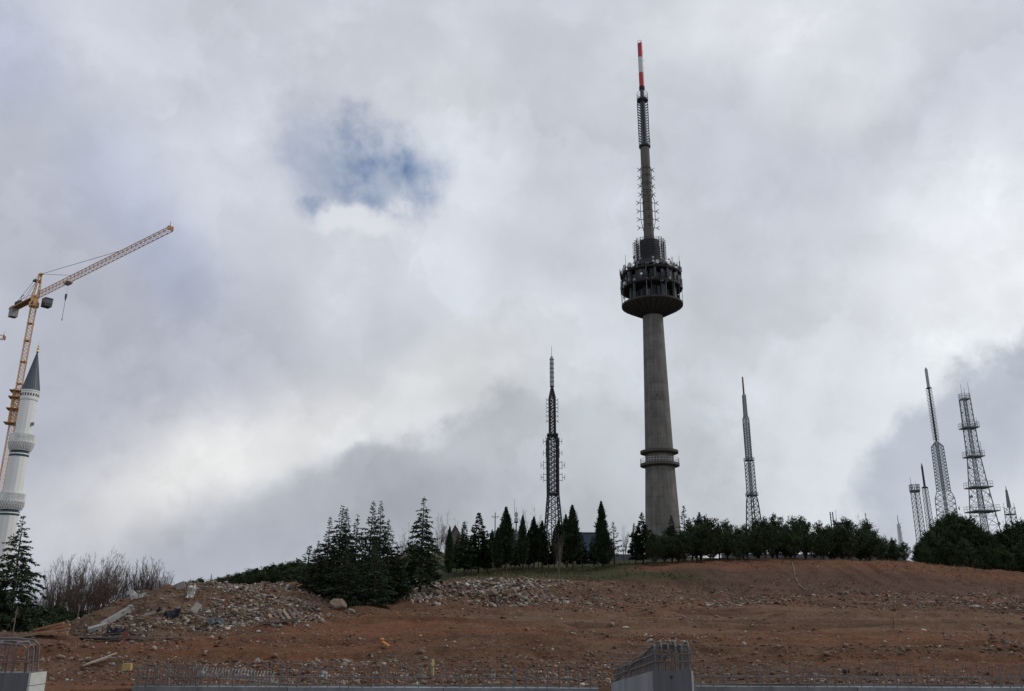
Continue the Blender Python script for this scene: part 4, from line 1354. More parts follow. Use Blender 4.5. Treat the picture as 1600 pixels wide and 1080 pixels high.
# ------------------------------------------------------------------ minaret
A = Axis(25.0, 740, 190.0)
A.foot.z -= 12.0
Z, Wd = A.z, A.w
root = empty('minaret', A.foot)
tag(root, 'white faceted minaret with two balconies and a dark cone roof at the left edge', 'minaret')
NF = 12
RO = 0.13
MB().lathe([(Wd(15.0, 880), 0.0), (Wd(14.4, 806), Z(806))], NF, rot=RO).build('lower_shaft', M_STONE_W, root)
MB().lathe([(Wd(13.5, 770), Z(772)), (Wd(12.9, 715), Z(714))], NF, rot=RO).build('middle_shaft', M_STONE_W, root)
MB().lathe([(Wd(12.1, 690), Z(682)), (Wd(11.4, 618), Z(612))], NF, rot=RO).build('upper_shaft', M_STONE_W, root)
for (p_rail, p_floor, p_cor, hw_b, hw_s) in ((680, 691, 705, 18.0, 13.2), (772, 783, 797, 18.8, 14.5)):
    zf_, zr_ = Z(p_floor), Z(p_rail)
    b_o = MB().lathe([(Wd(hw_s, p_cor), Z(p_cor)), (Wd(hw_s + 1.2, p_cor), Z(p_cor - 3)), (Wd(hw_b - 1.5, p_floor), Z(p_floor + 3.0)), (Wd(hw_b, p_floor), zf_ - 0.1), (Wd(hw_b, p_floor), zf_ + 0.15), (Wd(11, p_floor), zf_ + 0.16)], 48).build('balcony', M_STONE_W, root)
    for tier, (q, rad_, sz) in enumerate(((p_cor - 3.6, hw_s + 2.0, 0.34), (p_cor - 7.0, hw_s + 3.4, 0.36), (p_floor + 3.4, hw_b - 0.8, 0.36))):
        m = MB()
        for k in range(28):
            t_ = 2 * PI * (k + 0.5 * (tier % 2)) / 28
            m.bar((Wd(rad_, q) * math.cos(t_), Wd(rad_, q) * math.sin(t_), Z(q) - 0.45), (Wd(rad_ + 0.6, q) * math.cos(t_), Wd(rad_ + 0.6, q) * math.sin(t_), Z(q) + 0.25), 0.05, sz * 0.55, 5)
        m.build('corbel', M_STONE_W, b_o)
    wr_ = Wd(hw_b - 0.4, p_rail)
    m = MB()
    m.ring(wr_, zr_, 0.10, 32); m.ring(wr_, zf_ + 0.3, 0.08, 32)
    for k in range(64):
        t_ = 2 * PI * k / 64
        m.bar((wr_ * math.cos(t_), wr_ * math.sin(t_), zf_ + 0.1), (wr_ * math.cos(t_), wr_ * math.sin(t_), zr_), 0.085 if k % 4 else 0.13, 0.085 if k % 4 else 0.13)
    m.build('railing', M_STONE_W, b_o)
    for dq, mt, ex in ((2.0, M_BLUE, 0.5), (5.0, M_STONE_W, 0.7), (7.0, M_BLUE, 0.5)):
        q = p_cor + dq
        MB().lathe([(Wd(hw_s + ex, q), Z(q + 1.0)), (Wd(hw_s + ex, q), Z(q - (1.0 if mt is M_STONE_W else 0.1)))], 32).build('band', mt, root)
z0 = Z(612)
g_o = MB().lathe([(Wd(12.2, 622), Z(626)), (Wd(12.6, 622), Z(624)), (Wd(12.6, 614), Z(614)), (Wd(13.2, 612), Z(612.5)), (Wd(13.2, 612), Z(611))], 24).build('gallery', M_STONE_W, root)
for k in range(20):
    t_ = 2 * PI * k / 20
    rr = Wd(12.6, 618)
    MB().box((rr * math.cos(t_), rr * math.sin(t_), Z(618.2)), (0.12, 0.26, Wd(4.2, 618)), M=Matrix.Rotation(t_, 3, 'Z')).build('window', M_DARKHOLE, g_o)
cone = MB().lathe([(Wd(12.9, 611), Z(611)), (Wd(12.6, 610), Z(609)), (Wd(1.0, 552), Z(552))], 24, rot=RO).build('cone_roof', M_LEAD, root)
for k in range(24):
    t_ = 2 * PI * k / 24 + RO
    MB().bar((Wd(12.65, 610) * math.cos(t_), Wd(12.65, 610) * math.sin(t_), Z(609)), (Wd(1.0, 552) * math.cos(t_), Wd(1.0, 552) * math.sin(t_), Z(552)), 0.045, 0.03, 4).build('seam', M_LEAD, cone)
MB().lathe([(0.14, Z(552)), (0.30, Z(550)), (0.30, Z(548.5)), (0.10, Z(547)), (0.24, Z(545)), (0.24, Z(544)), (0.07, Z(542.5)), (0.16, Z(541)), (0.05, Z(539)), (0.04, Z(534))], 12).build('finial', M_GOLD, root)
for py in (663,):
    MB().box((Wd(13.5, py), -0.3, Z(py)), (0.5, 0.4, 0.7)).build('loudspeaker', M_STEEL_GREY, root)

# ------------------------------------------------------------------ tower crane
CY = 215.0
A = Axis(50.5, 490, CY)
A.foot.z -= 12.0
Z, Wd = A.z, A.w
crane = empty('tower_crane', A.foot)
tag(crane, 'orange tower crane with long jib and dark cab rising behind the minaret', 'crane', 'tower cranes at the left edge')
zs = Z(478)
mw = Wd(4.9, 560)
lattice(crane, [(0, mw), (zs, mw)], 0.085, 0.042, M_ORANGE, M_ORANGE, 0.8, 0.35)
m = MB()
for py in (506, 533, 566, 600):
    m.box((0, 0, Z(py)), (mw * 1.6, mw * 1.6, 0.25))
m.build('rest_platform', M_ORANGE_DK, crane)
# climbing frame round the mast
cl_z0, cl_z1 = Z(664), Z(609)
lattice(crane, [(cl_z0, mw * 1.45), (cl_z1, mw * 1.45)], 0.12, 0.08, M_ORANGE, M_ORANGE, 0.5, 0.35)
for py in (612, 622, 640, 662):
    MB().box((0, 0, Z(py)), (mw * 4.3, mw * 4.3, 0.22), rz=0.35).build('work_platform', M_ORANGE_DK, crane)
jz = Z(466)
tip = ray(266, 360); tip = EYE + tip * ((A.foot.z + jz - EYE.z) / tip.z)
jd = Vector((tip.x - A.foot.x, tip.y - A.foot.y, 0)); JL = jd.length; jd.normalize()
JR = math.atan2(jd.y, jd.x)
J = Matrix.Rotation(JR, 3, 'Z')
jv = lambda x, y, z: J @ Vector((x, y, 0)) + Vector((0, 0, z))
MB().lathe([(mw * 1.5, zs - 0.3), (mw * 1.5, zs + 0.9), (mw * 1.1, zs + 1.0), (mw * 1.1, jz + 0.6)], 16).build('slewing_unit', M_ORANGE, crane)
for s in (-1, 1):
    MB().bar(jv(0, s * mw, zs), jv(-2.8 if s > 0 else 2.4, s * mw * 1.5, zs + 0.6), 0.25, 0.18).build('bracket', M_ORANGE_DK, crane)
# cab
cb = MB()
cb.v, cb.f = [], []
cc = jv(1.6, mw + 1.7, zs + 1.1)
cab = MB().box(cc, (2.3, 1.9, 2.2), rz=JR).build('cab', M_STEEL_DARK, crane)
MB().box(cc + jv(0.35, 0, 0.25), (1.75, 1.96, 1.2), rz=JR).build('window', M_GLASS, cab)
MB().box(cc + jv(0.1, 0, 1.15), (2.5, 2.1, 0.14), rz=JR).build('roof', M_STEEL_GREY, cab)
# tower head
hd_z = Z(430)
m = MB()
for sx in (-0.9, 0.9):
    for sy in (-0.7, 0.7):
        m.bar(jv(sx, sy, jz), jv(0.9 + sx * 0.25, sy * 0.3, hd_z), 0.13, 0.11)
for i in range(7):
    t0, t1 = i / 7, (i + 1) / 7
    for sy in (-1, 1):
        a0 = jv(-0.9 + t0 * 1.55, sy * (0.7 - 0.5 * t0), jz + (hd_z - jz) * t0)
        b0 = jv(0.9 + t1 * 0.2, sy * (0.7 - 0.5 * t1), jz + (hd_z - jz) * t1)
        a1 = jv(0.9 + t0 * 0.2, sy * (0.7 - 0.5 * t0), jz + (hd_z - jz) * t0)
        m.bar(a0, b0, 0.07, 0.07); m.bar(a1, jv(-0.9 + t1 * 1.55, sy * (0.7 - 0.5 * t1), jz + (hd_z - jz) * t1), 0.07, 0.07)
m.box(jv(0.9, 0, hd_z), (1.6, 0.8, 0.4), rz=JR)
m.build('tower_head', M_ORANGE, crane)
MB().box(jv(-0.9, 0, hd_z - 1.5), (1.3, 1.6, 0.5), rz=JR).build('pulley_platform', M_STEEL_DARK, crane)


def jib(x0, x1, w, h, seg, r, br, name, tip_h=None):
    m1, m2 = MB(), MB()
    n = int((x1 - x0) / seg)
    H_ = lambda x: h + ((tip_h or h) - h) * (x - x0) / (x1 - x0)
    for sy in (-1, 1):
        m1.bar(jv(x0, sy * w, jz), jv(x1, sy * w, jz), r, r, 5)
    for i in range(n):
        a, b = x0 + (x1 - x0) * i / n, x0 + (x1 - x0) * (i + 1) / n
        mid = (a + b) / 2
        m1.bar(jv(a, 0, jz + H_(a)), jv(b, 0, jz + H_(b)), r, r, 5)
        for sy in (-1, 1):
            m2.bar(jv(a, sy * w, jz), jv(mid, 0, jz + H_(mid)), br, br)
            m2.bar(jv(mid, 0, jz + H_(mid)), jv(b, sy * w, jz), br, br)
        m2.bar(jv(a, -w, jz), jv(b, w, jz), br, br)
        m2.bar(jv(a, -w, jz), jv(a, w, jz), br, br)
    o = m1.build(name, M_ORANGE, crane)
    b_ = link('bracing', m2.mesh('bracing', M_ORANGE_DK), o)
    b_['kind'] = 'stuff'
    return o


jib(1.0, JL, 0.62, 1.5, 2.0, 0.085, 0.042, 'jib', 1.15)
MB().box(jv(JL, 0, jz + 0.5), (0.35, 1.3, 0.9), rz=JR).build('jib_end', M_ORANGE_DK, crane)
MB().bar(jv(JL - 0.4, 0, jz + 1.1), jv(JL - 0.2, 0, jz + 2.2), 0.06, 0.04).build('light_pole', M_STEEL_DARK, crane)
# counter jib
cj = ray(14, 478); CJL = -14.5
m = MB()
for sy in (-0.8, 0.8):
    m.bar(jv(-1, sy, jz), jv(CJL, sy, jz), 0.22, 0.22)
    m.bar(jv(-1, sy, jz + 1.0), jv(CJL + 3, sy, jz + 1.0), 0.05, 0.05)
for i in range(9):
    x = -1 + (CJL + 1) * i / 8
    m.bar(jv(x, -0.8, jz), jv(x, 0.8, jz), 0.12, 0.12)
m.box(jv(CJL / 2, 0, jz - 0.05), (-CJL - 1, 1.3, 0.12), rz=JR)
m.build('counter_jib', M_ORANGE_DK, crane)
for k in range(3):
    MB().box(jv(CJL + 0.6 + k * 0.75, 0, jz - 1.0), (0.68, 1.7, 3.0), rz=JR).build('counterweight', M_BLOCK, crane)
MB().box(jv(CJL + 4.2, 0, jz + 0.7), (2.6, 1.4, 1.3), rz=JR).build('winch', M_STEEL_DARK, crane)
m = MB().bar(jv(CJL + 3.2, 0.6, jz), jv(CJL + 3.2, 0.6, jz + 3.2), 0.09, 0.09)
m.bar(jv(CJL + 3.2, 0.6, jz + 3.2), jv(CJL + 4.6, 0.6, jz + 3.4), 0.09, 0.09)
m.build('davit', M_STEEL_DARK, crane)
# tie bars
for (xa, xb, zb) in ((1.2, JL * 0.66, jz + 1.35), (1.2, JL * 0.30, jz + 1.4)):
    MB().bar(jv(xa, 0, hd_z), jv(xb, 0, zb), 0.055, 0.055).build('tie_bar', M_STEEL_DARK, crane)
for sy in (-0.8, 0.8):
    MB().bar(jv(0.6, sy * 0.3, hd_z), jv(CJL + 3.0, sy, jz + 0.2), 0.05, 0.05).build('tie_bar', M_STEEL_DARK, crane)
    MB().bar(jv(0.0, sy * 0.3, hd_z - 1.5), jv(CJL + 6.5, sy, jz + 0.2), 0.04, 0.04).build('tie_bar', M_STEEL_DARK, crane)
# trolley and hook: the hook hangs straight below the trolley
TX = JL * 0.285
tr_o = MB().box(jv(TX, 0, jz - 0.45), (2.2, 1.3, 0.5), rz=JR).build('trolley', M_ORANGE_DK, crane)
MB().box(jv(TX + 0.9, -0.5, jz - 0.9), (0.9, 0.7, 0.9), rz=JR).build('basket', M_STEEL_DARK, tr_o)
hkp = ray(104.5, 463)
tp = Vector(A.foot) + jv(TX, 0, 0)
hz = EYE.z + hkp.z * ((tp - EYE).xy.length / Vector((hkp.x, hkp.y)).length) - A.foot.z
hk2 = ray(103, 499)
hz2 = EYE.z + hk2.z * ((tp - EYE).xy.length / Vector((hk2.x, hk2.y)).length) - A.foot.z
for sy in (-0.3, 0.3):
    MB().bar(jv(TX, sy, jz - 0.6), jv(TX, sy * 0.6, hz + 0.6), 0.012, 0.012).build('hoist_rope', M_STEEL_GREY, crane)
hk = MB().box(jv(TX, 0, hz), (0.5, 0.35, 1.1), rz=JR).bar(jv(TX, 0, hz - 0.5), jv(TX, 0, hz - 1.2), 0.2, 0.12, 6).build('hook_block', M_STEEL_DARK, crane)
MB().bar(jv(TX, 0, hz - 1.2), jv(TX, 0, hz2), 0.05, 0.05, 5).bar(jv(TX, 0, hz2), jv(TX, 0, hz2 - 0.5), 0.12, 0.08, 6).build('chain', M_STEEL_DARK, hk)

# a second crane further left: only the end of its jib reaches into view
c2 = copy_tree(crane)
c2['label'] = 'end of a second orange crane jib poking in at the very left edge'
# its jib end seen at photo pixel (7, 526): same height of jib, so solve for the foot
tip2 = ray(7, 527); tip2 = EYE + tip2 * ((A.foot.z - 9.0 + jz + 0.6 - EYE.z) / tip2.z)
rz2 = R(12) - JR
dirn = Vector((math.cos(R(12)), math.sin(R(12)), 0))
f2 = tip2 - dirn * JL
c2.location = (f2.x, f2.y, A.foot.z - 9.0)
c2.rotation_euler = (0, 0, rz2)

# ------------------------------------------------------------------ vegetation


def diamonds(P, D, N, L, Wd_):
    """leaf-like diamonds: centre points, long axis, side axis, length, width (arrays)"""
    L, Wd_ = L[:, None], Wd_[:, None]
    a, b = P, P + D * L
    m = P + D * L * 0.45
    v = np.stack([a, m + N * Wd_ * 0.5, b, m - N * Wd_ * 0.5], 1).reshape(-1, 3)
    f = np.arange(len(v)).reshape(-1, 4)
    return v, f


def unit(v):
    return v / np.maximum(np.linalg.norm(v, axis=-1, keepdims=True), 1e-6)


def rand_dirs(n, rng):
    return unit(rng.normal(size=(n, 3)))


def sprays(rng, pts, dirs, n_per, spread, L, Wd_, up=0.0):
    n = len(pts) * n_per
    P = np.repeat(pts, n_per, 0)
    D = np.repeat(dirs, n_per, 0)
    D = unit(D + rng.normal(size=(n, 3)) * spread + np.array([0, 0, up]))
    N = unit(np.cross(D, rand_dirs(n, rng)))
    Ls = L * rng.uniform(0.55, 1.3, n)
    Ws = Wd_ * rng.uniform(0.7, 1.3, n)
    return diamonds(P, D, N, Ls, Ws)


def conifer_meshes(seed, H, base_r, n_wh, per, droop, mat, bare=0.06, tuft=(0.34, 0.115), fullness=1.0, tip=0.10):
    """layered conifer: whorls of boughs carrying hanging sprays"""
    rng = np.random.default_rng(seed)
    tr = MB()
    lean = rng.uniform(-0.035, 0.035, 2)
    seg = 7
    for i in range(seg):
        a, b = i / seg, (i + 1) / seg
        tr.bar((lean[0] * a * H, lean[1] * a * H, a * H), (lean[0] * b * H, lean[1] * b * H, b * H * 0.995), 0.018 * H * (1 - a) + 0.012, 0.018 * H * (1 - b) + 0.01, 7, False)
    PP, DD = [], []
    for i in range(n_wh):
        t = bare + (1 - bare) * (i / (n_wh - 1)) ** 0.92
        if t > 0.985: t = 0.985
        z = t * H
        rel = (1 - t) / (1 - bare)
        Lb = base_r * np.interp(rel, [0, 0.08, 0.2, 0.45, 0.75, 1.0], [0.03, 0.10, 0.20, 0.52, 0.86, 1.0]) * rng.uniform(0.66, 1.18)
        if t < bare + 0.1: Lb *= 0.8
        k = max(3, int(per * (0.55 + 0.45 * rel)))
        a0 = rng.uniform(0, 2 * PI)
        for j in range(k):
            if rng.uniform() < 0.14: continue
            az = a0 + 2 * PI * j / k + rng.uniform(-0.35, 0.35)
            L = Lb * rng.uniform(0.45, 1.25)
            z = min(0.985 * H, t * H + rng.uniform(-0.5, 0.5) * H / n_wh)
            rise = rng.uniform(0.02, 0.30) + 0.35 * (1 - rel) ** 2
            pts = []
            nseg = 5
            for q in range(nseg + 1):
                u = q / nseg
                r = L * u
                zz_ = z + L * (rise * u - droop * u * u)
                pts.append((r * math.cos(az) + lean[0] * z, r * math.sin(az) + lean[1] * z, zz_))
            for q in range(nseg):
                rr = 0.0042 * H * (0.3 + rel) * (1 - q / nseg) + 0.004
                tr.bar(pts[q], pts[q + 1], rr, rr * 0.7, 3, False)
            pts = np.array(pts)
            m = max(4, int(L / 0.07 * fullness))
            us = rng.uniform(0.14, 1.0, m) ** 0.8
            pos = np.stack([np.interp(us * nseg, np.arange(nseg + 1), pts[:, c]) for c in range(3)], 1)
            out = np.array([math.cos(az), math.sin(az), rise - 2 * droop * 0.7])
            side = np.array([-math.sin(az), math.cos(az), 0])
            wdt = L * 0.30 * (1.05 - us) + 0.03
            sgn = rng.uniform(-1, 1, m)
            pos = pos + side * (sgn * wdt)[:, None] + np.array([0, 0, -0.12]) * np.abs(sgn)[:, None] * wdt[:, None]
            d = unit(out + side * (sgn * 0.9)[:, None] + rng.normal(size=(m, 3)) * 0.15)
            PP.append(pos); DD.append(d)
    # leader
    m = 16
    zt = rng.uniform(1 - tip, 1.0, m) * H
    PP.append(np.stack([lean[0] * zt, lean[1] * zt, zt], 1)); DD.append(unit(np.stack([rng.normal(size=m) * 0.6, rng.normal(size=m) * 0.6, np.ones(m)], 1)))
    PP, DD = np.concatenate(PP), np.concatenate(DD)
    k_ = np.interp(PP[:, 2] / H, [0, 0.55, 0.85, 1.0], [1.1, 1.0, 0.7, 0.42])
    P2, D2 = np.repeat(PP, 2, 0), np.repeat(DD, 2, 0)
    k2 = np.repeat(k_, 2)
    D2 = unit(D2 + rng.normal(size=P2.shape) * 0.33)
    v, f = diamonds(P2, D2, unit(np.cross(D2, rand_dirs(len(P2), rng))), tuft[0] * k2 * rng.uniform(0.55, 1.35, len(P2)), tuft[1] * k2 * rng.uniform(0.7, 1.3, len(P2)))
    return np_mesh('crown', v, f, mat), tr.mesh('trunk', M_BARK)


def cypress_meshes(seed, H, rad, mat, bare=0.08, bush=1.0):
    rng = np.random.default_rng(seed)
    n = int(2600 * bush)
    t = rng.uniform(0, 1, n) ** 0.85
    prof = lambda t: np.interp(t, [0, 0.12, 0.35, 0.6, 0.85, 1.0], [0.5, 0.9, 1.0, 0.82, 0.42, 0.01])
    lump = 1 + 0.22 * np.sin(t * 23 + rng.uniform(0, 6)) * rng.uniform(0, 1, n)
    az = rng.uniform(0, 2 * PI, n)
    lob = 1 + 0.30 * np.sin(az * 3 + t * 9 + seed)
    sp_az, sp_t = rng.uniform(0, 2 * PI, 22), rng.uniform(0.1, 0.9, 22)
    for a_, t_ in zip(sp_az, sp_t):
        d_ = (np.angle(np.exp(1j * (az - a_))) / 0.45) ** 2 + ((t - t_) / 0.05) ** 2
        lob = lob + rng.uniform(0.2, 0.65) * np.exp(-d_)
    r = rad * prof(t) * lump * lob * np.sqrt(rng.uniform(0.15, 1, n)) * np.where(rng.uniform(0, 1, n) < 0.06, 1.35, 1.0)
    sx, sy = rng.uniform(-0.5, 0.5, 2) * rad
    n2 = n // 6
    t[:n2] = rng.uniform(0.45, 0.84 + rng.uniform(-0.08, 0.05), n2)
    r[:n2] = rad * 0.30 * (1 - (t[:n2] - 0.45) / 0.45) * np.sqrt(rng.uniform(0.1, 1, n2))
    P = np.stack([r * np.cos(az), r * np.sin(az), (bare + t * (0.97 - bare)) * H], 1)
    P[:n2, 0] += sx * 1.5; P[:n2, 1] += sy * 1.5
    D = unit(np.stack([np.cos(az) * 0.38, np.sin(az) * 0.38, np.ones(n) * 0.9], 1))
    k_ = np.repeat(np.interp(t, [0, 0.5, 0.8, 1.0], [1.15, 0.9, 0.55, 0.30]), 2)
    P2, D2 = np.repeat(P, 2, 0), np.repeat(D, 2, 0)
    D2 = unit(D2 + rng.normal(size=P2.shape) * 0.36)
    v, f = diamonds(P2, D2, unit(np.cross(D2, rand_dirs(len(P2), rng))), 0.50 * k_ * rng.uniform(0.5, 1.5, len(P2)), 0.145 * k_ * rng.uniform(0.7, 1.3, len(P2)))
    tr = MB().bar((0, 0, 0), (0, 0, H * 0.9), 0.013 * H + 0.03, 0.015, 7)
    for k in range(14):
        a = rng.uniform(0, 2 * PI); z = H * rng.uniform(bare, 0.75)
        tr.bar((0, 0, z), (rad * 0.5 * math.cos(a), rad * 0.5 * math.sin(a), z + rad * 1.3), 0.03, 0.012, 4, False)
    return np_mesh('crown', v, f, mat), tr.mesh('trunk', M_BARK)


def pine_meshes(seed, H, rad, mat, bare=0.25, n_cl=85, flat=0.85, low=False):
    """round headed pine: limbs ending in brushes of needles"""
    rng = np.random.default_rng(seed)
    tr = MB().bar((0, 0, 0), (0.02 * H, 0, H * 0.6), 0.022 * H + 0.02, 0.012 * H, 7).bar((0.02 * H, 0, H * 0.6), (0.0, 0, H * 0.93), 0.012 * H, 0.012, 6)
    PP, DD = [], []
    for k in range(n_cl):
        az = rng.uniform(0, 2 * PI)
        u = rng.uniform(0, 1)
        zc = bare + (1 - bare) * u ** (1.0 if not low else 1.15)
        if low:
            rr = np.interp(u, [0, 0.3, 0.65, 0.9, 1], [0.92, 1.0, 0.82, 0.45, 0.12])
        else:
            rr = np.interp(u, [0, 0.2, 0.5, 0.8, 1], [0.62, 1.0, 0.95, 0.62, 0.16])
        r = rad * rr * rng.uniform(0.45, 1.16)
        tipv = np.array([r * math.cos(az), r * math.sin(az), H * zc * rng.uniform(0.90, 1.06)])
        zb = max(0.1 * H, tipv[2] - r * rng.uniform(0.35, 0.9) - 0.08 * H)
        base = np.array([0.0, 0.0, min(zb, 0.9 * H)])
        tr.bar(base, tipv, 0.010 * H * (1.1 - u), 0.006, 4, False)
        axis = unit(tipv - base)
        axis = unit(axis + np.array([0, 0, 0.45]))
        for q, (back, cnt) in enumerate(((0.0, 7), (0.13, 6), (0.28, 6), (0.45, 5))):
            ctr = tipv - unit(tipv - base) * back * rad * 0.9
            pos = ctr + rng.normal(size=(cnt, 3)) * 0.085 * rad
            PP.append(pos); DD.append(unit(axis + rng.normal(size=(cnt, 3)) * 0.75))
    PP, DD = np.concatenate(PP), np.concatenate(DD)
    v, f = sprays(rng, PP, DD, 3, 0.5, 0.19 * rad, 0.042 * rad, 0.2)
    return np_mesh('crown', v, f, mat), tr.mesh('trunk', M_BARK)


def bare_meshes(seed, H, spread, n_main, upright=0.8, mat=None, thick=0.016, twigs=8, low=0.12):
    """leafless tree: main stems, side branches and fine twigs"""
    rng = np.random.default_rng(seed)
    tr, tw = MB(), MB()
    tr.bar((0, 0, 0), (0, 0, H * low), thick * H, thick * H * 0.85, 6, False)
    for k in range(n_main):
        az = rng.uniform(0, 2 * PI)
        out = spread * rng.uniform(0.15, 1.0) if k else 0.05
        hh = H * rng.uniform(0.45, 0.97) if k else H
        z0 = H * rng.uniform(low * 0.4, low * 1.9) if k else H * low
        pts = [Vector((0, 0, z0))]
        ns = 6
        wob = rng.normal(size=(ns + 1, 2)) * 0.012 * H
        for q in range(1, ns + 1):
            u = q / ns
            o_ = out * (u ** 0.75)
            pts.append(Vector((o_ * math.cos(az) + wob[q][0] * u, o_ * math.sin(az) + wob[q][1] * u, z0 + (hh - z0) * u)))
        r0 = thick * H * rng.uniform(0.35, 0.62) * (1.0 if k else 1.3)
        for q in range(ns):
            tr.bar(pts[q], pts[q + 1], r0 * (1 - q / ns) + 0.006, r0 * (1 - (q + 1) / ns) + 0.006, 4, False)
        for j in range(twigs):
            u = rng.uniform(0.25, 0.97)
            i = min(ns - 1, int(u * ns))
            p = pts[i].lerp(pts[i + 1], u * ns - i)
            a2 = az + rng.normal() * 1.3
            l = H * rng.uniform(0.06, 0.20) * (1.15 - u * 0.6)
            d = Vector((math.cos(a2) * (1 - upright), math.sin(a2) * (1 - upright), upright * rng.uniform(0.7, 1.2))).normalized()
            e = p + d * l
            tw.bar(p, e, 0.010, 0.005, 3, False)
            for _ in range(2):
                d2 = (d + Vector(rng.normal(size=3)) * 0.35).normalized()
                b = p.lerp(e, rng.uniform(0.3, 0.8))
                tw.bar(b, b + d2 * l * 0.55, 0.007, 0.004, 3, False)
    return tw.mesh('twigs', mat or M_TWIG), tr.mesh('trunk', mat or M_TWIG)


SPEC = {}


def species(key, maker, n, H, *args, **kw):
    SPEC[key] = [(H, maker(100 + 17 * i + hash_key(key), H, *args, **kw)) for i in range(n)]


def hash_key(k):
    return sum(ord(c) * (i + 3) for i, c in enumerate(k)) % 997


species('cedar', conifer_meshes, 5, 9.0, 2.75, 42, 7, 0.30, M_CEDAR, bare=0.03)
species('wide_cedar', conifer_meshes, 2, 10.0, 3.5, 42, 8, 0.42, M_CEDAR, bare=0.07, tuft=(0.38, 0.12), fullness=1.1)
species('fir', conifer_meshes, 1, 9.0, 2.7, 38, 8, 0.42, M_CEDAR, bare=0.16, fullness=1.2)
species('sparse', conifer_meshes, 2, 7.0, 1.6, 26, 4, 0.1, M_CEDAR, bare=0.25, fullness=0.45, tip=0.2)
species('cypress', cypress_meshes, 6, 8.0, 0.50, M_CYPRESS, bare=0.14)
species('broad_cypress', cypress_meshes, 2, 8.0, 1.15, M_CYPRESS, bare=0.10, bush=1.7)
species('bushy', conifer_meshes, 4, 7.0, 1.95, 34, 7, 0.16, M_CYPRESS, bare=0.16, tuft=(0.42, 0.17), fullness=1.1)
species('pine', pine_meshes, 7, 5.0, 1.65, M_PINE, bare=0.27, n_cl=80)
species('low_pine', pine_meshes, 4, 5.5, 2.3, M_PINE, bare=0.03, n_cl=150, low=True)
species('whips', bare_meshes, 6, 6.5, 2.3, 22, 0.66, thick=0.009, twigs=24, low=0.05)
species('bare', bare_meshes, 3, 6.5, 1.7, 11, 0.6, mat=M_BARK_GREY, thick=0.011, twigs=16, low=0.22)
PARTN = {'whips': ('twigs', 'stems'), 'bare': ('branches', 'trunk')}
TREE_N = {}


def tree(name, sp, px, top, Y, label, wide=1.0, group=None, cat='tree', base=None, rz=None, name_x=None):
    """plant a tree so that its tip stands where the photograph shows it"""
    vs = SPEC[sp]
    i = TREE_N.get(sp, 0); TREE_N[sp] = i + 1
    H, (crown, trunk) = vs[i % len(vs)]
    p = at(px, top, Y)
    z0 = gz(p.x, Y) - 0.12
    h = max(0.6, p.z - z0)
    s = h / H
    root = empty(name, (p.x, Y, z0), random.uniform(0, 6.28) if rz is None else rz)
    tag(root, label, cat, group)
    a, b = PARTN.get(sp, ('crown', 'trunk'))
    for nm, me in ((a, crown), (b, trunk)):
        o = link(nm, me, root)
    root.scale = (s * wide, s * wide, s)
    return root


G1 = 'tall cedars in the clump left of centre'
G2 = 'dark cypresses and conifers on the grass left of the tower'
G3 = 'round-headed pines in the long row on the earth bank'
G4 = 'dense dark pines in the clump at the right end'
G5 = 'leafless whippy trees behind the rubble heap'
G6 = 'low dark pines on the slope behind the rubble heap'

# left edge
tree('cedar_tree', 'wide_cedar', 44, 806, 56, 'large layered cedar in front of the minaret foot, its pointed tip highest at the left', 0.95, cat='tree')
tree('cedar_tree', 'wide_cedar', -12, 838, 54, 'dark cedar cut by the left edge of the picture', 1.0)
for i, (px, tp, Y) in enumerate(((66, 950, 66), (92, 948, 70), (120, 955, 72), (30, 945, 60), (146, 962, 76), (105, 962, 64), (0, 950, 58))):
    tree('dark_shrub', 'low_pine', px, tp, Y, 'low dark evergreen shrub at the left, %s' % ('behind the dead sapling' if px < 20 else 'below the big cedar' if px < 50 else 'under the big cedar right-hand boughs' if px < 80 else 'left under the thicket' if px < 100 else 'in the middle under the thicket' if px < 110 else 'beside the pale stake' if px < 130 else 'at the left end of the heap'), 2.0 if i != 3 else 1.3, 'evergreen shrubs at the left', 'shrub')
for i, (px, tp, Y) in enumerate(((84, 905, 84), (100, 885, 80), (112, 880, 76), (126, 876, 82), (138, 882, 78), (150, 880, 84), (163, 874, 78), (174, 870, 80), (184, 872, 76), (195, 886, 82),
                                 (205, 900, 80), (216, 884, 82), (226, 880, 80), (238, 884, 84), (247, 888, 80), (257, 894, 82), (262, 905, 86), (68, 925, 84), (56, 935, 88), (48, 930, 80), (155, 895, 72), (132, 900, 72))):
    tree('bare_tree', 'whips', px, tp + random.uniform(-15, 0), Y, '%s %s leafless whippy tree behind the heap, %s' % ('nearer' if Y < 79 else 'farther' if Y < 83 else 'rearmost', 'tall' if tp < 877 else 'middling' if tp < 886 else 'shorter', 'beside the big cedar' if px < 90 else 'at the left of the tall thicket' if px < 130 else 'in the middle of the tall thicket' if px < 160 else 'at the peak of the thicket' if px < 192 else 'in the dip of the thicket' if px < 210 else 'in the right-hand thicket' if px < 242 else 'at the right end of the thicket'), 0.95, G5)
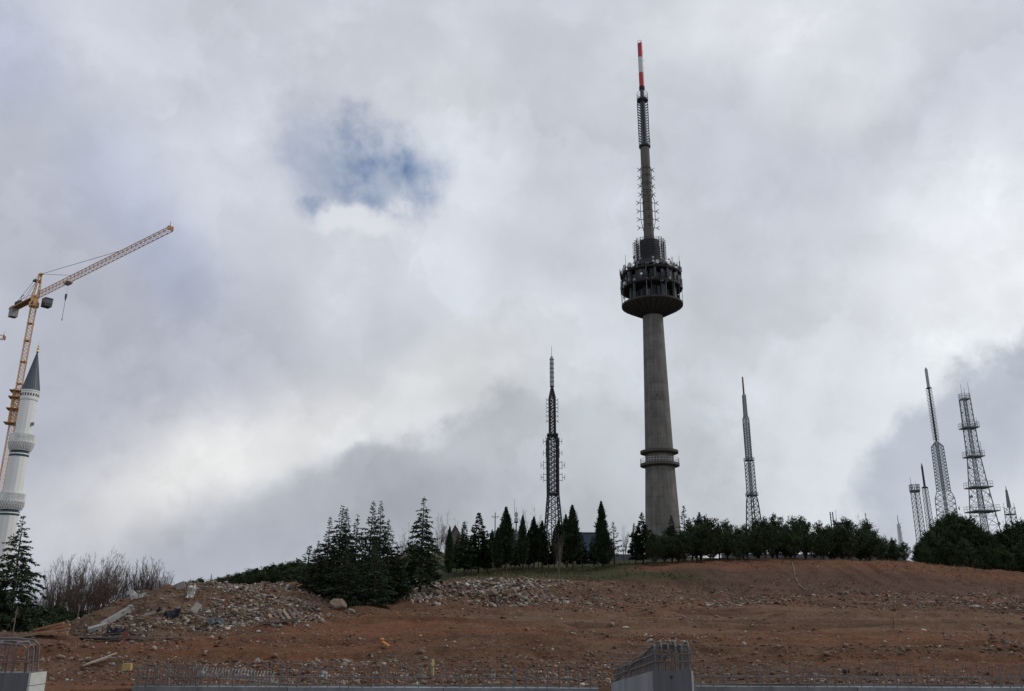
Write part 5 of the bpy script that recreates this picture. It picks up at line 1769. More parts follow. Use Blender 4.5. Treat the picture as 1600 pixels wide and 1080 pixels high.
# slope behind the heap
for i, (px, tp, Y) in enumerate(((288, 912, 92), (300, 909, 88), (314, 905, 92), (345, 903, 90), (358, 900, 95), (372, 897, 92), (386, 894, 96), (400, 890, 92), (413, 888, 97), (427, 885, 94), (441, 883, 98), (455, 880, 95),
                                 (468, 877, 99), (350, 906, 84), (378, 902, 84), (406, 898, 84), (432, 893, 84), (456, 889, 84), (482, 882, 88), (500, 880, 90), (330, 908, 85), (474, 890, 80))):
    tree('pine_shrub', 'low_pine', px, tp, Y, 'low dark pine above the rubble heap, %s, %s' % ('nearer row' if Y < 89 else 'farther row', 'at the far left end' if px < 320 else 'right of the young conifer' if px < 365 else 'left of the middle' if px < 395 else 'in the middle' if px < 420 else 'right of the middle' if px < 445 else 'near the cedar clump' if px < 470 else 'touching the cedar clump'), 1.7, G6, 'shrub')
tree('spruce_sapling', 'sparse', 331, 897, 90, 'small pointed young conifer standing above the rubble heap', 1.1)
# the clump of tall cedars
for (px, tp, Y, w, lab) in ((532, 789, 68, 0.92, 'tallest slim cedar at the left of the dark clump'),
                            (545, 794, 70, 0.8, 'slim cedar just right of the clump\'s left tip'),
                            (515, 808, 67, 0.95, 'cedar with a bent tip on the left flank of the clump'),
                            (559, 803, 71, 0.75, 'shorter cedar in the dip in the middle of the clump'),
                            (579, 784, 68, 0.92, 'broad cedar with the highest tip on the right half of the clump'),
                            (599, 782, 71, 0.72, 'thinnest cedar with a long bare leader at the right of the clump'),
                            (610, 812, 67, 0.95, 'cedar on the right flank of the clump'),
                            (500, 845, 66, 1.15, 'low wide cedar at the left foot of the clump'),
                            (621, 850, 67, 1.1, 'low cedar at the right foot of the clump'),
                            (545, 850, 63.5, 1.25, 'low spreading cedar at the front of the clump above the boulder'),
                            (590, 846, 64.5, 1.2, 'low spreading cedar at the front right of the clump')):
    tree('cedar_tree', 'cedar', px, tp, Y, lab, w, G1)
tree('cedar_tree', 'sparse', 482, 853, 70, 'thin cedar with long open arms left of the dark clump', 1.9, G1)
tree('fir_tree', 'fir', 661, 777, 70.5, 'lone dark fir with a bare red-brown foot standing on the stone rubble', 0.98)
# bare trees behind
for (px, tp, Y, lab) in ((640, 818, 118, 'leafless tree in the gap between the clump and the lone fir'), (630, 828, 122, 'small leafless tree behind the right edge of the clump'),
                         (688, 803, 118, 'tall leafless tree just right of the lone fir'), (699, 800, 122, 'leafless tree with upright twigs left of the first cypress'),
                         (712, 812, 120, 'leafless tree behind the first narrow cypress'), (818, 794, 150, 'leafless tree above the cypresses left of the dark mast'),
                         (836, 793, 150, 'leafless tree close to the left leg of the dark mast'), (880, 795, 150, 'leafless tree close to the right leg of the dark mast'),
                         (976, 820, 130, 'thin leafless tree left of the concrete tower foot'), (728, 815, 125, 'leafless tree behind the broad conifers'),
                         (1220, 808, 135, 'leafless crown above the pine row right of the slender mast'), (1231, 812, 135, 'small leafless crown above the pine row'),
                         (1342, 805, 130, 'leafless crown beside the thin pole over the pine row'), (873, 826, 84, 'pale leafless tree with several forked trunks in front of the cypresses')):
    tree('bare_tree', 'bare', px, tp, Y, lab, 0.8 if px != 873 else 0.5)
# cypresses and conifers on the grass
for (px, tp, Y, sp, w, lab) in (
        (703, 821, 92, 'cypress', 0.85, 'narrow cypress first in line right of the lone fir'),
        (727, 816, 99, 'bushy', 0.9, 'dark conifer with a split tip right of the narrow first cypress'),
        (749, 801, 101, 'bushy', 1.05, 'broad tall conifer below and left of the cross-armed pole'),
        (778, 823, 97, 'cypress', 1.1, 'short cypress below the cross-armed pole'),
        (791, 790, 99, 'cypress', 1.3, 'tallest cypress of the group left of the phone mast'),
        (817, 803, 104, 'cypress', 0.95, 'slender cypress just right of the phone mast'),
        (826, 826, 106, 'cypress', 1.0, 'small cypress between two taller ones left of the dark mast'),
        (834, 806, 106, 'cypress', 1.25, 'cypress with a knobbly top left of the dark mast'),
        (847, 812, 108, 'cypress', 1.2, 'cypress touching the left leg of the dark mast'),
        (762, 832, 105, 'bushy', 0.8, 'low dark conifer between two cypresses'),
        (737, 838, 106, 'bushy', 0.85, 'low dark conifer behind the split-tipped one'),
        (804, 834, 107, 'bushy', 0.7, 'low dark conifer under the phone mast'),
        (873, 811, 105, 'cypress', 1.2, 'cypress in front of the right leg of the dark mast'),
        (884, 802, 104, 'cypress', 1.1, 'cypress with a leaning tip right of the dark mast'),
        (894, 787, 103, 'cypress', 1.25, 'tall pointed cypress right of the dark mast'),
        (909, 836, 106, 'bushy', 0.95, 'short spreading conifer in front of the blue roof'),
        (939, 781, 101, 'cypress', 1.05, 'very tall narrow cypress tip rising right of the blue roof'),
        (943, 818, 100, 'broad_cypress', 1.0, 'broad dark cypress around the foot of the very tall narrow one'),
        (958, 815, 106, 'sparse', 1.2, 'open conifer right of the broad dark cypress'),
        (1002, 801, 103, 'bushy', 0.95, 'dark ragged conifer against the left side of the concrete tower'),
        (991, 818, 105, 'bushy', 0.7, 'smaller conifer left of the concrete tower'),
        (1047, 806, 106, 'bushy', 0.85, 'conifer in front of the concrete tower foot'),
        (1066, 790, 112, 'sparse', 0.95, 'tall thin open conifer at the right side of the concrete tower'),
        (1092, 800, 108, 'bushy', 0.75, 'conifer with a thin crooked leader right of the concrete tower'),
        (1352, 801, 106, 'sparse', 0.5, 'thin dark leader sticking up over the right half of the pine row')):
    tree('cypress_tree' if 'cypress' in sp else 'conifer_tree', sp, px, tp, Y, lab, w, G2 if px < 960 else None)
# lower conifers filling the gaps between them
for (px, tp, Y, sp, w, near) in ((715, 836, 108, 'bushy', 0.8, 'behind the narrow first cypress'), (769, 826, 110, 'cypress', 0.9, 'directly under the cross-armed pole'), (784, 830, 108, 'bushy', 0.8, 'left of the tallest cypress'),
                                 (799, 822, 110, 'cypress', 0.9, 'right of the tallest cypress'), (812, 832, 111, 'bushy', 0.85, 'left of the slender cypress'), (841, 824, 112, 'cypress', 0.8, 'beside the knobbly cypress'),
                                 (857, 832, 110, 'bushy', 0.85, 'inside the legs of the dark mast'), (866, 824, 112, 'cypress', 0.85, 'below the middle of the dark mast'), (886, 826, 110, 'bushy', 0.9, 'between the two cypresses right of the dark mast'),
                                 (901, 822, 109, 'cypress', 0.8, 'at the left end of the blue roof'), (926, 838, 107, 'bushy', 0.85, 'left of the very tall cypress')):
    tree('cypress_tree' if sp == 'cypress' else 'conifer_tree', sp, px, tp, Y, 'low dark conifer in the rear rank %s' % near, w, G2)
# pine row
xs = list(np.arange(1020, 1412, 14.5))
tops = lambda x: np.interp(x, [1010, 1040, 1060, 1100, 1130, 1165, 1200, 1215, 1250, 1270, 1310, 1340, 1356, 1375, 1395, 1415], [836, 822, 826, 813, 820, 818, 814, 813, 815, 824, 821, 815, 816, 828, 838, 850])


def row_place(x):
    for lim, w_ in ((1045, 'in front of the concrete tower foot'), (1090, 'just right of the concrete tower'), (1135, 'midway between tower and slender mast'), (1160, 'just left of the slender mast'), (1195, 'right below the slender mast'),
                    (1230, 'just right of the slender mast'), (1270, 'above the top of the pale hose'), (1310, 'around the twin grey poles'), (1345, 'left of the thin dark leader'), (1375, 'right of the thin dark leader'), (1500, 'at the right end of the row')):
        if x < lim: return w_


for i, x in enumerate(xs):
    Y = (99.5, 104, 109)[i % 3] + random.uniform(-0.8, 0.8)
    tree('pine_tree', 'pine', x + random.uniform(-3, 3), tops(x) + random.uniform(-7, 11), Y, '%s round-headed pine of the long row, %s' % (('front-rank', 'middle-rank', 'back-rank')[i % 3], row_place(x)), random.uniform(0.88, 1.2), G3)
for i, x in enumerate(np.arange(1036, 1400, 24)):
    tree('pine_tree', 'pine', x + random.uniform(-4, 4), tops(x) + random.uniform(9, 18), 101 + random.uniform(-1, 3), 'low pine filling the long row at head height, %s' % row_place(x), random.uniform(0.9, 1.1), G3)
# right clump
for (px, tp, Y, w) in ((1437, 848, 101, 1.0), (1452, 832, 103, 1.0), (1466, 818, 105, 1.0), (1480, 809, 106, 1.0), (1493, 806, 107, 1.0), (1506, 812, 105, 1.0), (1520, 822, 104, 0.95), (1533, 830, 106, 0.9),
                       (1547, 838, 104, 0.95), (1561, 832, 106, 0.95), (1576, 824, 105, 1.0), (1592, 820, 106, 1.0), (1608, 817, 105, 1.0), (1626, 820, 106, 1.0),
                       (1445, 858, 99.5, 1.1), (1475, 845, 100, 1.15), (1505, 846, 100, 1.15), (1535, 856, 100, 1.1), (1565, 856, 100, 1.1), (1595, 852, 100, 1.15)):
    pl_ = ('at its left end' if px < 1460 else 'under the short masts' if px < 1484 else 'at its highest point' if px < 1500 else 'right of its highest point' if px < 1515 else 'left below the five-platform mast' if px < 1540 else 'right below the five-platform mast' if px < 1570 else 'left of the right edge' if px < 1600 else 'at the right edge')
    tree('pine_tree', 'low_pine', px, tp, Y, '%s dense pine of the right-hand clump, %s' % ('low front' if Y < 100.5 else 'tall nearer' if Y < 105 else 'tall middle' if Y < 106 else 'tall rear', pl_), w, G4)

# ------------------------------------------------------------------ buildings, walls and lamps behind the trees
p = at(790, 870, 175)
b0 = gz(p.x, 175) - 0.5
root = empty('low_building', (p.x, 178, b0))
tag(root, 'low grey building with a rounded roof behind the cypresses', 'building')
zt = at(790, 826, 172).z - b0
w = 25 * mpp(at(790, 850, 172))
MB().box((0, 0, zt * 0.42), (2 * w, 10, zt * 0.84)).build('wall', M_BUILD, root)
m = MB()
pr = [(-w - 0.2, zt * 0.84), (-w * 0.75, zt * 0.93), (-w * 0.4, zt * 0.985), (0, zt), (w * 0.4, zt * 0.985), (w * 0.75, zt * 0.93), (w + 0.2, zt * 0.84)]
vs = [(x, -5.3, z) for x, z in pr] + [(x, 5.3, z) for x, z in pr]
m._add(vs, [(i, i + 1, 7 + i + 1, 7 + i) for i in range(6)] + [tuple(range(6, -1, -1)), tuple(range(7, 14)), (0, 7, 13, 6)])
m.build('roof', mat_plain('grey_sheet_roof', (0.22, 0.24, 0.26), 0.5, var=0.1), root)
for k in range(6):
    MB().box((-w * 0.8 + k * w * 0.32, -5.02, zt * 0.55), (1.0, 0.1, 1.1)).build('window', M_DARKHOLE, root)
root_p = at(712, 850, 150)
b0 = gz(root_p.x, 150) - 0.5
root = empty('gabled_building', (root_p.x, 152, b0))
tag(root, 'brownish gabled building half hidden behind the first cypress and bare trees', 'building')
zt = at(712, 823, 150).z - b0
w = 13 * mpp(root_p)
vs = [(-w, -4, 0), (w, -4, 0), (w, -4, zt * 0.55), (0, -4, zt), (-w, -4, zt * 0.55), (-w, 4, 0), (w, 4, 0), (w, 4, zt * 0.55), (0, 4, zt), (-w, 4, zt * 0.55)]
m = MB(); m._add(vs, [(0, 1, 2, 3, 4), (9, 8, 7, 6, 5), (0, 4, 9, 5), (1, 6, 7, 2)])
m.build('wall', mat_plain('brown_render', (0.13, 0.118, 0.108), 0.85), root)
m = MB()
for s in (-1, 1):
    a, b = Vector((0, -4.3, zt + 0.12)), Vector((s * (w + 0.3), -4.3, zt * 0.52))
    m._add([a, b, b + Vector((0, 8.6, 0)), a + Vector((0, 8.6, 0)), a - Vector((0, 0, .1)), b - Vector((0, 0, .1)), b + Vector((0, 8.6, -.1)), a + Vector((0, 8.6, -.1))],
           [(0, 1, 2, 3), (7, 6, 5, 4), (0, 4, 5, 1), (1, 5, 6, 2), (2, 6, 7, 3)])
m.build('roof', mat_plain('brown_tile_roof', (0.13, 0.10, 0.09), 0.8), root)
MB().box((0, -4.05, zt * 0.35), (1.2, 0.1, 1.2)).build('window', M_DARKHOLE, root)
rp = at(922, 850, 165)
b0 = gz(rp.x, 165) - 0.5
root = empty('shed', (rp.x, 168, b0))
tag(root, 'long shed with blue metal cladding between the cypresses right of the dark mast', 'building')
zt = at(922, 833, 165).z - b0
w = 30 * mpp(rp)
MB().box((0, 0, zt * 0.5), (2 * w, 6, zt)).build('wall', M_BLUEROOF, root)
MB().box((0, 0, zt + 0.06), (2 * w + 0.4, 6.4, 0.14)).build('roof', mat_plain('dark_eave', (0.06, 0.07, 0.08)), root)
for k in range(26):
    x = -w + 2 * w * (k + 0.5) / 26
    MB().box((x, -3.03, zt * 0.5), (0.08, 0.06, zt * 0.98)).build('seam', M_BLUEROOF, root)
for (pxa, pxb, pyt, Y, lab) in ((930, 1042, 866, 118, 'low pale wall at the foot of the concrete tower behind the conifers'),
                                (1128, 1412, 865.5, 121, 'low grey wall glimpsed between the trunks of the pine row')):
    a, b = at(pxa, pyt, Y), at(pxb, pyt, Y)
    z0 = min(gz(a.x, Y), gz(b.x, Y)) - 0.3
    root = empty('boundary_wall', ((a.x + b.x) / 2, Y, z0))
    tag(root, lab, 'wall')
    L = b.x - a.x
    n = int(L / 2.2)
    for k in range(n):
        MB().box((-L / 2 + (k + 0.5) * L / n, 0, (a.z - z0) / 2), (L / n - 0.06, 0.2, a.z - z0)).build('wall_panel', M_WALL_DK, root)
        MB().box((-L / 2 + k * L / n, 0, (a.z - z0 + 0.1) / 2), (0.16, 0.28, a.z - z0 + 0.1)).build('post', M_WALL_DK, root)
for (px, py, Y, lab) in ((974, 859, 112, 'white globe lamp on a short post left of the concrete tower foot'), (982, 862, 116, 'second, smaller looking white globe lamp beside the first')):
    p = at(px, py, Y)
    z0 = gz(p.x, Y) - 0.1
    root = empty('street_lamp', (p.x, Y, z0))
    tag(root, lab, 'street lamp', 'globe lamps near the tower')
    MB().bar((0, 0, 0), (0, 0, p.z - z0 - 0.2), 0.06, 0.05, 8).build('post', M_STEEL_DARK, root)
    MB().lathe([(0.06, -0.22), (0.18, -0.16), (0.24, 0.0), (0.18, 0.16), (0.05, 0.23)], 14, c=(0, 0, p.z - z0)).build('globe', M_WHITE, root, smooth=True)

# ------------------------------------------------------------------ loose stones, rubble and gravel


def stone_lib(n, seed):
    """angular stones: cubes with cut, pushed corners, 12 to 24 triangles each"""
    rng = np.random.default_rng(seed)
    out = []
    f = np.array([(0, 3, 1, 1), (0, 2, 3, 3), (4, 5, 7, 7), (4, 7, 6, 6), (0, 1, 5, 5), (0, 5, 4, 4), (2, 6, 7, 7), (2, 7, 3, 3), (0, 4, 6, 6), (0, 6, 2, 2), (1, 3, 7, 7), (1, 7, 5, 5)])[:, :3]
    for _ in range(n):
        v = np.array([(i, j, k) for k in (-1, 1) for j in (-1, 1) for i in (-1, 1)], float) * 0.5
        v *= rng.uniform(0.55, 1.1, 3)
        v += rng.normal(size=v.shape) * 0.13
        v[4:, :2] *= rng.uniform(0.45, 0.95)
        out.append(v)
    return out, f


LIB, LF = stone_lib(24, 3)
PALE = np.array([(0.30, 0.26, 0.21), (0.25, 0.21, 0.165), (0.21, 0.17, 0.135), (0.40, 0.36, 0.31), (0.19, 0.165, 0.145)])
BROWN = np.array([(0.15, 0.098, 0.07), (0.11, 0.068, 0.046), (0.19, 0.135, 0.10), (0.085, 0.053, 0.038), (0.15, 0.078, 0.05)])
GREY = np.array([(0.23, 0.22, 0.205), (0.17, 0.165, 0.155), (0.32, 0.31, 0.29), (0.11, 0.105, 0.10), (0.20, 0.215, 0.195)])


def scatter(name, X, Y, size, palette_p, label, cat, seed, squash=0.7, sink=0.25):
    rng = np.random.default_rng(seed)
    n = len(X)
    Zs = ground_z(X, Y)
    li = rng.integers(0, len(LIB), n)
    V = np.stack(LIB)[li]
    q = rng.normal(size=(n, 4)); q /= np.linalg.norm(q, axis=1, keepdims=True)
    w, x, y, z = q.T
    Rm = np.stack([1 - 2 * (y * y + z * z), 2 * (x * y - z * w), 2 * (x * z + y * w), 2 * (x * y + z * w), 1 - 2 * (x * x + z * z), 2 * (y * z - x * w),
                   2 * (x * z - y * w), 2 * (y * z + x * w), 1 - 2 * (x * x + y * y)], 1).reshape(n, 3, 3)
    V = np.einsum('nij,nkj->nki', Rm, V) * size[:, None, None]
    V[:, :, 2] *= squash
    V += np.stack([X, Y, Zs + size * (0.5 - sink) * squash], 1)[:, None, :]
    pal = np.concatenate([PALE, BROWN, GREY])
    pp = np.repeat(np.array(palette_p) / 5.0, 5)
    ci = rng.choice(15, n, p=pp / pp.sum())
    c = pal[ci] * rng.uniform(0.75, 1.25, (n, 1))
    F_ = (LF[None] + (np.arange(n) * 8)[:, None, None]).reshape(-1, 3)
    o = link(name, np_mesh(name, V.reshape(-1, 3), F_, M_TINT, colors=np.repeat(c, 8, 0)))
    tag(o, label, cat, kind='stuff')
    return o


rng = np.random.default_rng(21)
# gravel over the whole bare slope: denser in patches
N = 150000
Yg = np.exp(rng.uniform(math.log(21.2), math.log(96), N))
Ag = rng.uniform(-0.66, 0.66, N)
Xg = Ag * Yg
dens = np.clip(0.40 + 1.5 * fbm(Xg * 0.12, Yg * 0.2, 70, 4), 0.06, 1) 
hp, rk, bk, gs, sc, tr_ = zones(Xg, Yg)
dens = dens * (0.10 + 0.90 * ss(fbm(Xg * 0.06, Yg * 0.16, 72, 3), -0.02, 0.24)) * (1 - 0.85 * tr_) * (1 - 0.85 * bk) * (1 - 0.9 * gs) + 0.25 * sc
keep = rng.uniform(0, 1, N) < dens
keep &= ~((Yg < 20.6))
Xg, Yg = Xg[keep], Yg[keep]
sz = np.clip(rng.lognormal(math.log(0.034), 0.55, len(Xg)), 0.016, 0.20) * (0.65 + Yg / 55)
scatter('gravel', Xg, Yg, sz, (0.20, 0.74, 0.06), 'gravel and broken stone strewn over the brown slope', 'gravel', 5)
N = 60000
Yc = np.exp(rng.uniform(math.log(21.2), math.log(84), N)); Xc = rng.uniform(-0.66, 0.66, N) * Yc
tr_ = zones(Xc, Yc)[5]
keep = rng.uniform(0, 1, N) < np.clip(0.22 + 1.7 * fbm(Xc * 0.10, Yc * 0.3, 74, 4), 0.02, 1) * (1 - 0.8 * tr_)
Xc, Yc = Xc[keep], Yc[keep]
scatter('earth_clods', Xc, Yc, np.clip(rng.lognormal(math.log(0.050), 0.55, len(Xc)), 0.02, 0.24) * (0.7 + Yc / 60), (0.02, 0.97, 0.01), 'brown clods of dug earth over the whole bare slope', 'earth clods', 15, squash=0.6, sink=0.3)
# rubble on the heap and in the rough wall of stone under the trees
N = 130000
Yr = rng.uniform(48, 86, N); Ar = rng.uniform(-0.56, 0.2, N); Xr = Ar * Yr
hp, rk, bk, gs, sc, tr_ = zones(Xr, Yr)
cl_ = np.clip(0.30 + 2.0 * fbm(Xr * 0.28, Yr * 0.28, 80, 4), 0.02, 1)
keep = rng.uniform(0, 1, N) < hp * cl_
X1, Y1 = Xr[keep], Yr[keep]
sz = np.clip(rng.lognormal(math.log(0.085), 0.55, len(X1)), 0.035, 0.38)
scatter('rubble', X1, Y1, sz, (0.42, 0.36, 0.22), 'mixed demolition rubble covering the heap at the left', 'rubble', 6)
keep = rng.uniform(0, 1, N) < rk * np.clip(cl_ * 1.6 + 0.2, 0, 1)
X1, Y1 = Xr[keep], Yr[keep]
sz = np.clip(rng.lognormal(math.log(0.125), 0.55, len(X1)), 0.05, 0.5)
scatter('broken_stone', X1, Y1, sz, (0.58, 0.30, 0.12), 'band of pale broken stone below the grass and around the lone fir', 'rubble', 7)
N = 34000
Yr = rng.uniform(60, 87, N); Ar = rng.uniform(-0.02, 0.66, N); Xr = Ar * Yr
hp, rk, bk, gs, sc, tr_ = zones(Xr, Yr)
keep = rng.uniform(0, 1, N) < sc * np.clip(0.25 + 1.9 * fbm(Xr * 0.2, Yr * 0.3, 81, 4), 0.02, 1)
X1, Y1 = Xr[keep], Yr[keep]
sz = np.clip(rng.lognormal(math.log(0.095), 0.5, len(X1)), 0.04, 0.4)
scatter('scree', X1, Y1, sz, (0.30, 0.62, 0.08), 'stony strip along the foot of the red earth bank', 'rubble', 8)
# short dry weeds on the bank and in the grass
N = 26000
Yw = rng.uniform(64, 104, N); Aw = rng.uniform(-0.3, 0.66, N); Xw = Aw * Yw
hp, rk, bk, gs, sc, tr_ = zones(Xw, Yw)
keep = rng.uniform(0, 1, N) < np.clip(bk * 0.35 + gs * 0.9 + sc * 0.12, 0, 1) * np.clip(0.4 + 1.6 * fbm(Xw * 0.3, Yw * 0.3, 90, 3), 0.05, 1)
Xw, Yw = Xw[keep], Yw[keep]
P = np.stack([Xw, Yw, ground_z(Xw, Yw) - 0.02], 1)
P = np.repeat(P, 3, 0)
D = unit(rng.normal(size=P.shape) * 0.45 + np.array([0, 0, 1.0]))
v, f = diamonds(P, D, unit(np.cross(D, rand_dirs(len(P), rng))), rng.uniform(0.12, 0.42, len(P)), rng.uniform(0.03, 0.09, len(P)))
gsw = np.repeat(zones(Xw, Yw)[3], 3)
tint = np.where((rng.uniform(0, 1, len(P)) < gsw * 0.85)[:, None], np.array([(0.055, 0.065, 0.024)]), np.array([(0.13, 0.09, 0.055)])) * rng.uniform(0.7, 1.3, (len(P), 1))
o = link('weeds', np_mesh('weeds', v, f, M_TINT, colors=np.repeat(tint, 4, 0)))
tag(o, 'short grass and dry weeds on the slope under the trees and on the earth bank', 'grass', kind='stuff')


def rock_mesh(seed, sub=2):
    """faceted lump of rock"""
    rng = np.random.default_rng(seed)
    import bmesh
    bm = bmesh.new()
    bmesh.ops.create_icosphere(bm, subdivisions=sub, radius=0.5)
    cuts = [(unit(rng.normal(size=3)), rng.uniform(0.26, 0.44)) for _ in range(11)]
    sc_ = rng.uniform(0.75, 1.15, 3)
    for v in bm.verts:
        p_ = np.array(v.co)
        for n_, d_ in cuts:
            e = p_.dot(n_) - d_
            if e > 0: p_ = p_ - n_ * e
        p_ = p_ * sc_ + rng.normal(size=3) * 0.012
        v.co = p_
    me = bpy.data.meshes.new('stone')
    bm.to_mesh(me); bm.free()
    return me


M_ROCK = [mat_plain('pale_limestone', (0.29, 0.25, 0.205), 0.9, var=0.25, scale=4.0, bump=0.4),
          mat_plain('brown_limestone', (0.165, 0.12, 0.088), 0.9, var=0.3, scale=4.0, bump=0.4),
          mat_plain('grey_limestone', (0.20, 0.185, 0.165), 0.9, var=0.25, scale=4.0, bump=0.4)]
rocks_m = []
for i in range(12):
    me = rock_mesh(50 + i, 1)
    me.materials.append(M_ROCK[(0, 0, 1, 2)[i % 4]])
    rocks_m.append(me)


def stone(px, py, wpx, me, label, group=None, hs=0.75, name='stone', cat='stone', sq=1.0):
    p = hit(px, py)
    s = wpx * mpp(p)
    o = link(name, me)
    o.location = p + Vector((0, 0, s * hs * 0.22))
    o.scale = (s, s * sq, s * hs)
    o.rotation_euler = (random.uniform(-0.3, 0.3), random.uniform(-0.3, 0.3), random.uniform(0, 6.28))
    tag(o, label, cat, group)
    return o


GS = 'pale stones lying loose on the bare slope'
ROCKW = ('pale', 'pale', 'brownish', 'grey')


def where(px, py):
    side = ('left of the long wall' if px < 205 else 'above the long wall\'s left half' if px < 560 else 'above the long wall\'s right half' if px < 930
            else 'behind the cross wall' if px < 1110 else 'above the right-hand wall' if px < 1360 else 'far right')
    dep = 'high up' if py < 965 else 'half way up' if py < 1005 else 'on the lower bank' if py < 1038 else 'low down near the bars'
    return dep, side


for i in range(120):
    while True:
        px, py = random.uniform(60, 1600), random.uniform(940, 1062)
        if px < 480 and py < 1005: continue
        if 470 < px < 640 and py < 960: continue
        if random.random() < 0.35 + 0.65 * (py < 1035): break
    w_ = random.choice((3, 3.5, 3.5, 4, 4, 5, 6))
    d_, s_ = where(px, py)
    stone(px, py, w_, rocks_m[i % 12], '%s loose %s stone %s, %s' % ('tiny' if w_ < 4 else 'small', ROCKW[i % 4], d_, s_), GS)
GH = 'larger blocks lying on the rubble heap'
for i in range(40):
    px = random.uniform(150, 470); py = random.uniform(925, 992)
    stone(px, py, random.uniform(4, 8), rocks_m[i % 12], 'angular %s block on the %s %s of the rubble heap' % (ROCKW[i % 4], 'upper' if py < 950 else 'middle' if py < 975 else 'lower', 'left flank' if px < 230 else 'face left of the middle' if px < 310 else 'face right of the middle' if px < 390 else 'right end'), GH, random.uniform(0.5, 0.8))
GB = 'blocks in the band of broken stone'
for i in range(44):
    px = random.uniform(615, 800); py = random.uniform(914, 938)
    stone(px, py, random.uniform(4, 8), rocks_m[(i * 5) % 12], '%s block at the broken stone\'s %s edge, %s' % (ROCKW[(i * 5) % 4], 'upper' if py < 926 else 'lower', 'left of the lone fir' if px < 655 else 'just right of the lone fir' if px < 705 else 'below the first cypresses' if px < 755 else 'at its right end'), GB, random.uniform(0.5, 0.8))
GF = 'blocks along the foot of the earth bank'
for i in range(30):
    px = random.uniform(830, 1590); py = random.uniform(926, 948)
    stone(px, py, random.uniform(4, 7.5), rocks_m[(i * 7) % 12], '%s block at the foot of the earth bank, %s' % (ROCKW[(i * 7) % 4], 'below the concrete tower' if px < 1080 else 'below the slender mast' if px < 1210 else 'below the pale hose' if px < 1300 else 'below the pine row\'s right end' if px < 1430 else 'below the right-hand masts'), GF, 0.7)
bg = rock_mesh(91, 3); bg.materials.append(M_ROCK[1])
stone(528, 952, 30, bg, 'largest brown boulder in front of the cedar clump', None, 0.85, 'boulder', 'boulder', 0.8)
bp = rock_mesh(95, 2); bp.materials.append(M_ROCK[1])
stone(533, 943, 12, bp, 'pointed rock standing on the right shoulder of the largest boulder', None, 1.3, 'boulder', 'boulder', 0.7)
bs = rock_mesh(93, 2); bs.materials.append(M_ROCK[2])
stone(548, 957, 15, bs, 'flat grey rock just right of the largest boulder', None, 0.5, 'boulder', 'boulder')
stone(1163, 1008, 11, rocks_m[0], 'biggest pale stone on the slope right of the sloping cross wall', None, 0.7)
stone(321, 1021, 9, rocks_m[4], 'whitish stone on the bank left of centre above the long wall', None, 0.8)
stone(931, 941, 17, rocks_m[2], 'brown earth-covered boulder beside the stony strip below the grass', None, 0.7, 'boulder', 'boulder')
stone(1321, 929, 15, rocks_m[6], 'light brown block at the middle of the bank foot', None, 0.6)
stone(1525, 949, 16, rocks_m[0], 'flat white block near the right end of the bank foot', None, 0.35)
stone(957, 977, 12, rocks_m[3], 'grey stone on the levelled strip right of centre', None, 0.6)
stone(978, 982, 13, rocks_m[0], 'flat pale stone beside the grey one on the levelled strip', None, 0.4)
stone(657, 995, 7, rocks_m[0], 'pale square stone below the red patch of soil', None, 0.6)
stone(800, 928, 24, rocks_m[2], 'rounded brown lump at the right end of the broken stone band', None, 0.7, 'boulder', 'boulder')
stone(770, 930, 22, rocks_m[6], 'rounded brown lump left of the other one in the broken stone band', None, 0.7, 'boulder', 'boulder')

# ------------------------------------------------------------------ debris


def crumpled(seed, w, h, mat, name, loc, label, cat, fold=0.18, rot=(0, 0, 0), n=9):
    """a limp sheet with folds"""
    rng = np.random.default_rng(seed)
    vs, fs = [], []
    gx = rng.uniform(0, 10, 2)
    for j in range(n):
        for i in range(n):
            u, v_ = i / (n - 1) - 0.5, j / (n - 1) - 0.5
            a = vnoise(np.array([u * 5 + gx[0]]), np.array([v_ * 5 + gx[1]]), seed)[0]
            b = vnoise(np.array([u * 9 + gx[1]]), np.array([v_ * 9]), seed + 1)[0]
            vs.append((u * w * (1 + 0.3 * b), v_ * h * (1 + 0.3 * a), fold * (a * 1.6 + b)))
    for j in range(n - 1):
        for i in range(n - 1):
            fs.append((j * n + i, j * n + i + 1, (j + 1) * n + i + 1, (j + 1) * n + i))
    m = MB(); m._add(vs, fs)
    o = m.build(name, mat)
    sm = o.modifiers.new('thickness', 'SOLIDIFY'); sm.thickness = 0.015
    o.location = loc
    o.rotation_euler = rot
    tag(o, label, cat)
    return o


def plank(name, px, py, L, w, t, rz, pitch, mat, label, group=None, lift=0.06, cat='plank'):
    p = hit(px, py)
    m = MB().box((0, 0, 0), (L, w, t))
    o = m.build(name, mat)
    o.location = p + Vector((0, 0, lift + t / 2))
    o.rotation_euler = (0, pitch, rz)
    tag(o, label, cat, group)
    return o


# long concrete beam lying on the heap: thicker head at the upper end
pa, pb = hit(161, 978), hit(204, 953)
d = pb - pa
m = MB()
q = d.to_track_quat('X', 'Z').to_matrix()
for (s0, s1, wy, wz) in ((-0.5, 0.42, 0.40, 0.30), (0.42, 0.5, 0.46, 0.36)):
    m.box(q @ Vector(((s0 + s1) / 2 * d.length * 1.12, 0, 0)), ((s1 - s0) * d.length * 1.12, wy, wz), M=q)
o = m.build('concrete_beam', M_BLOCK)
o.location = (pa + pb) / 2 + Vector((0, 0, 0.10))
tag(o, 'long pale concrete beam lying aslant on the left flank of the rubble heap', 'beam')
pa = hit(152, 985)
o = MB().box((0, 0, 0), (1.0, 0.6, 0.25)).build('concrete_slab', M_BLOCK)
o.location = pa + Vector((0, 0, 0.15)); o.rotation_euler = (0.2, -0.3, 0.4)
tag(o, 'short grey concrete slab at the lower end of the long beam', 'slab')
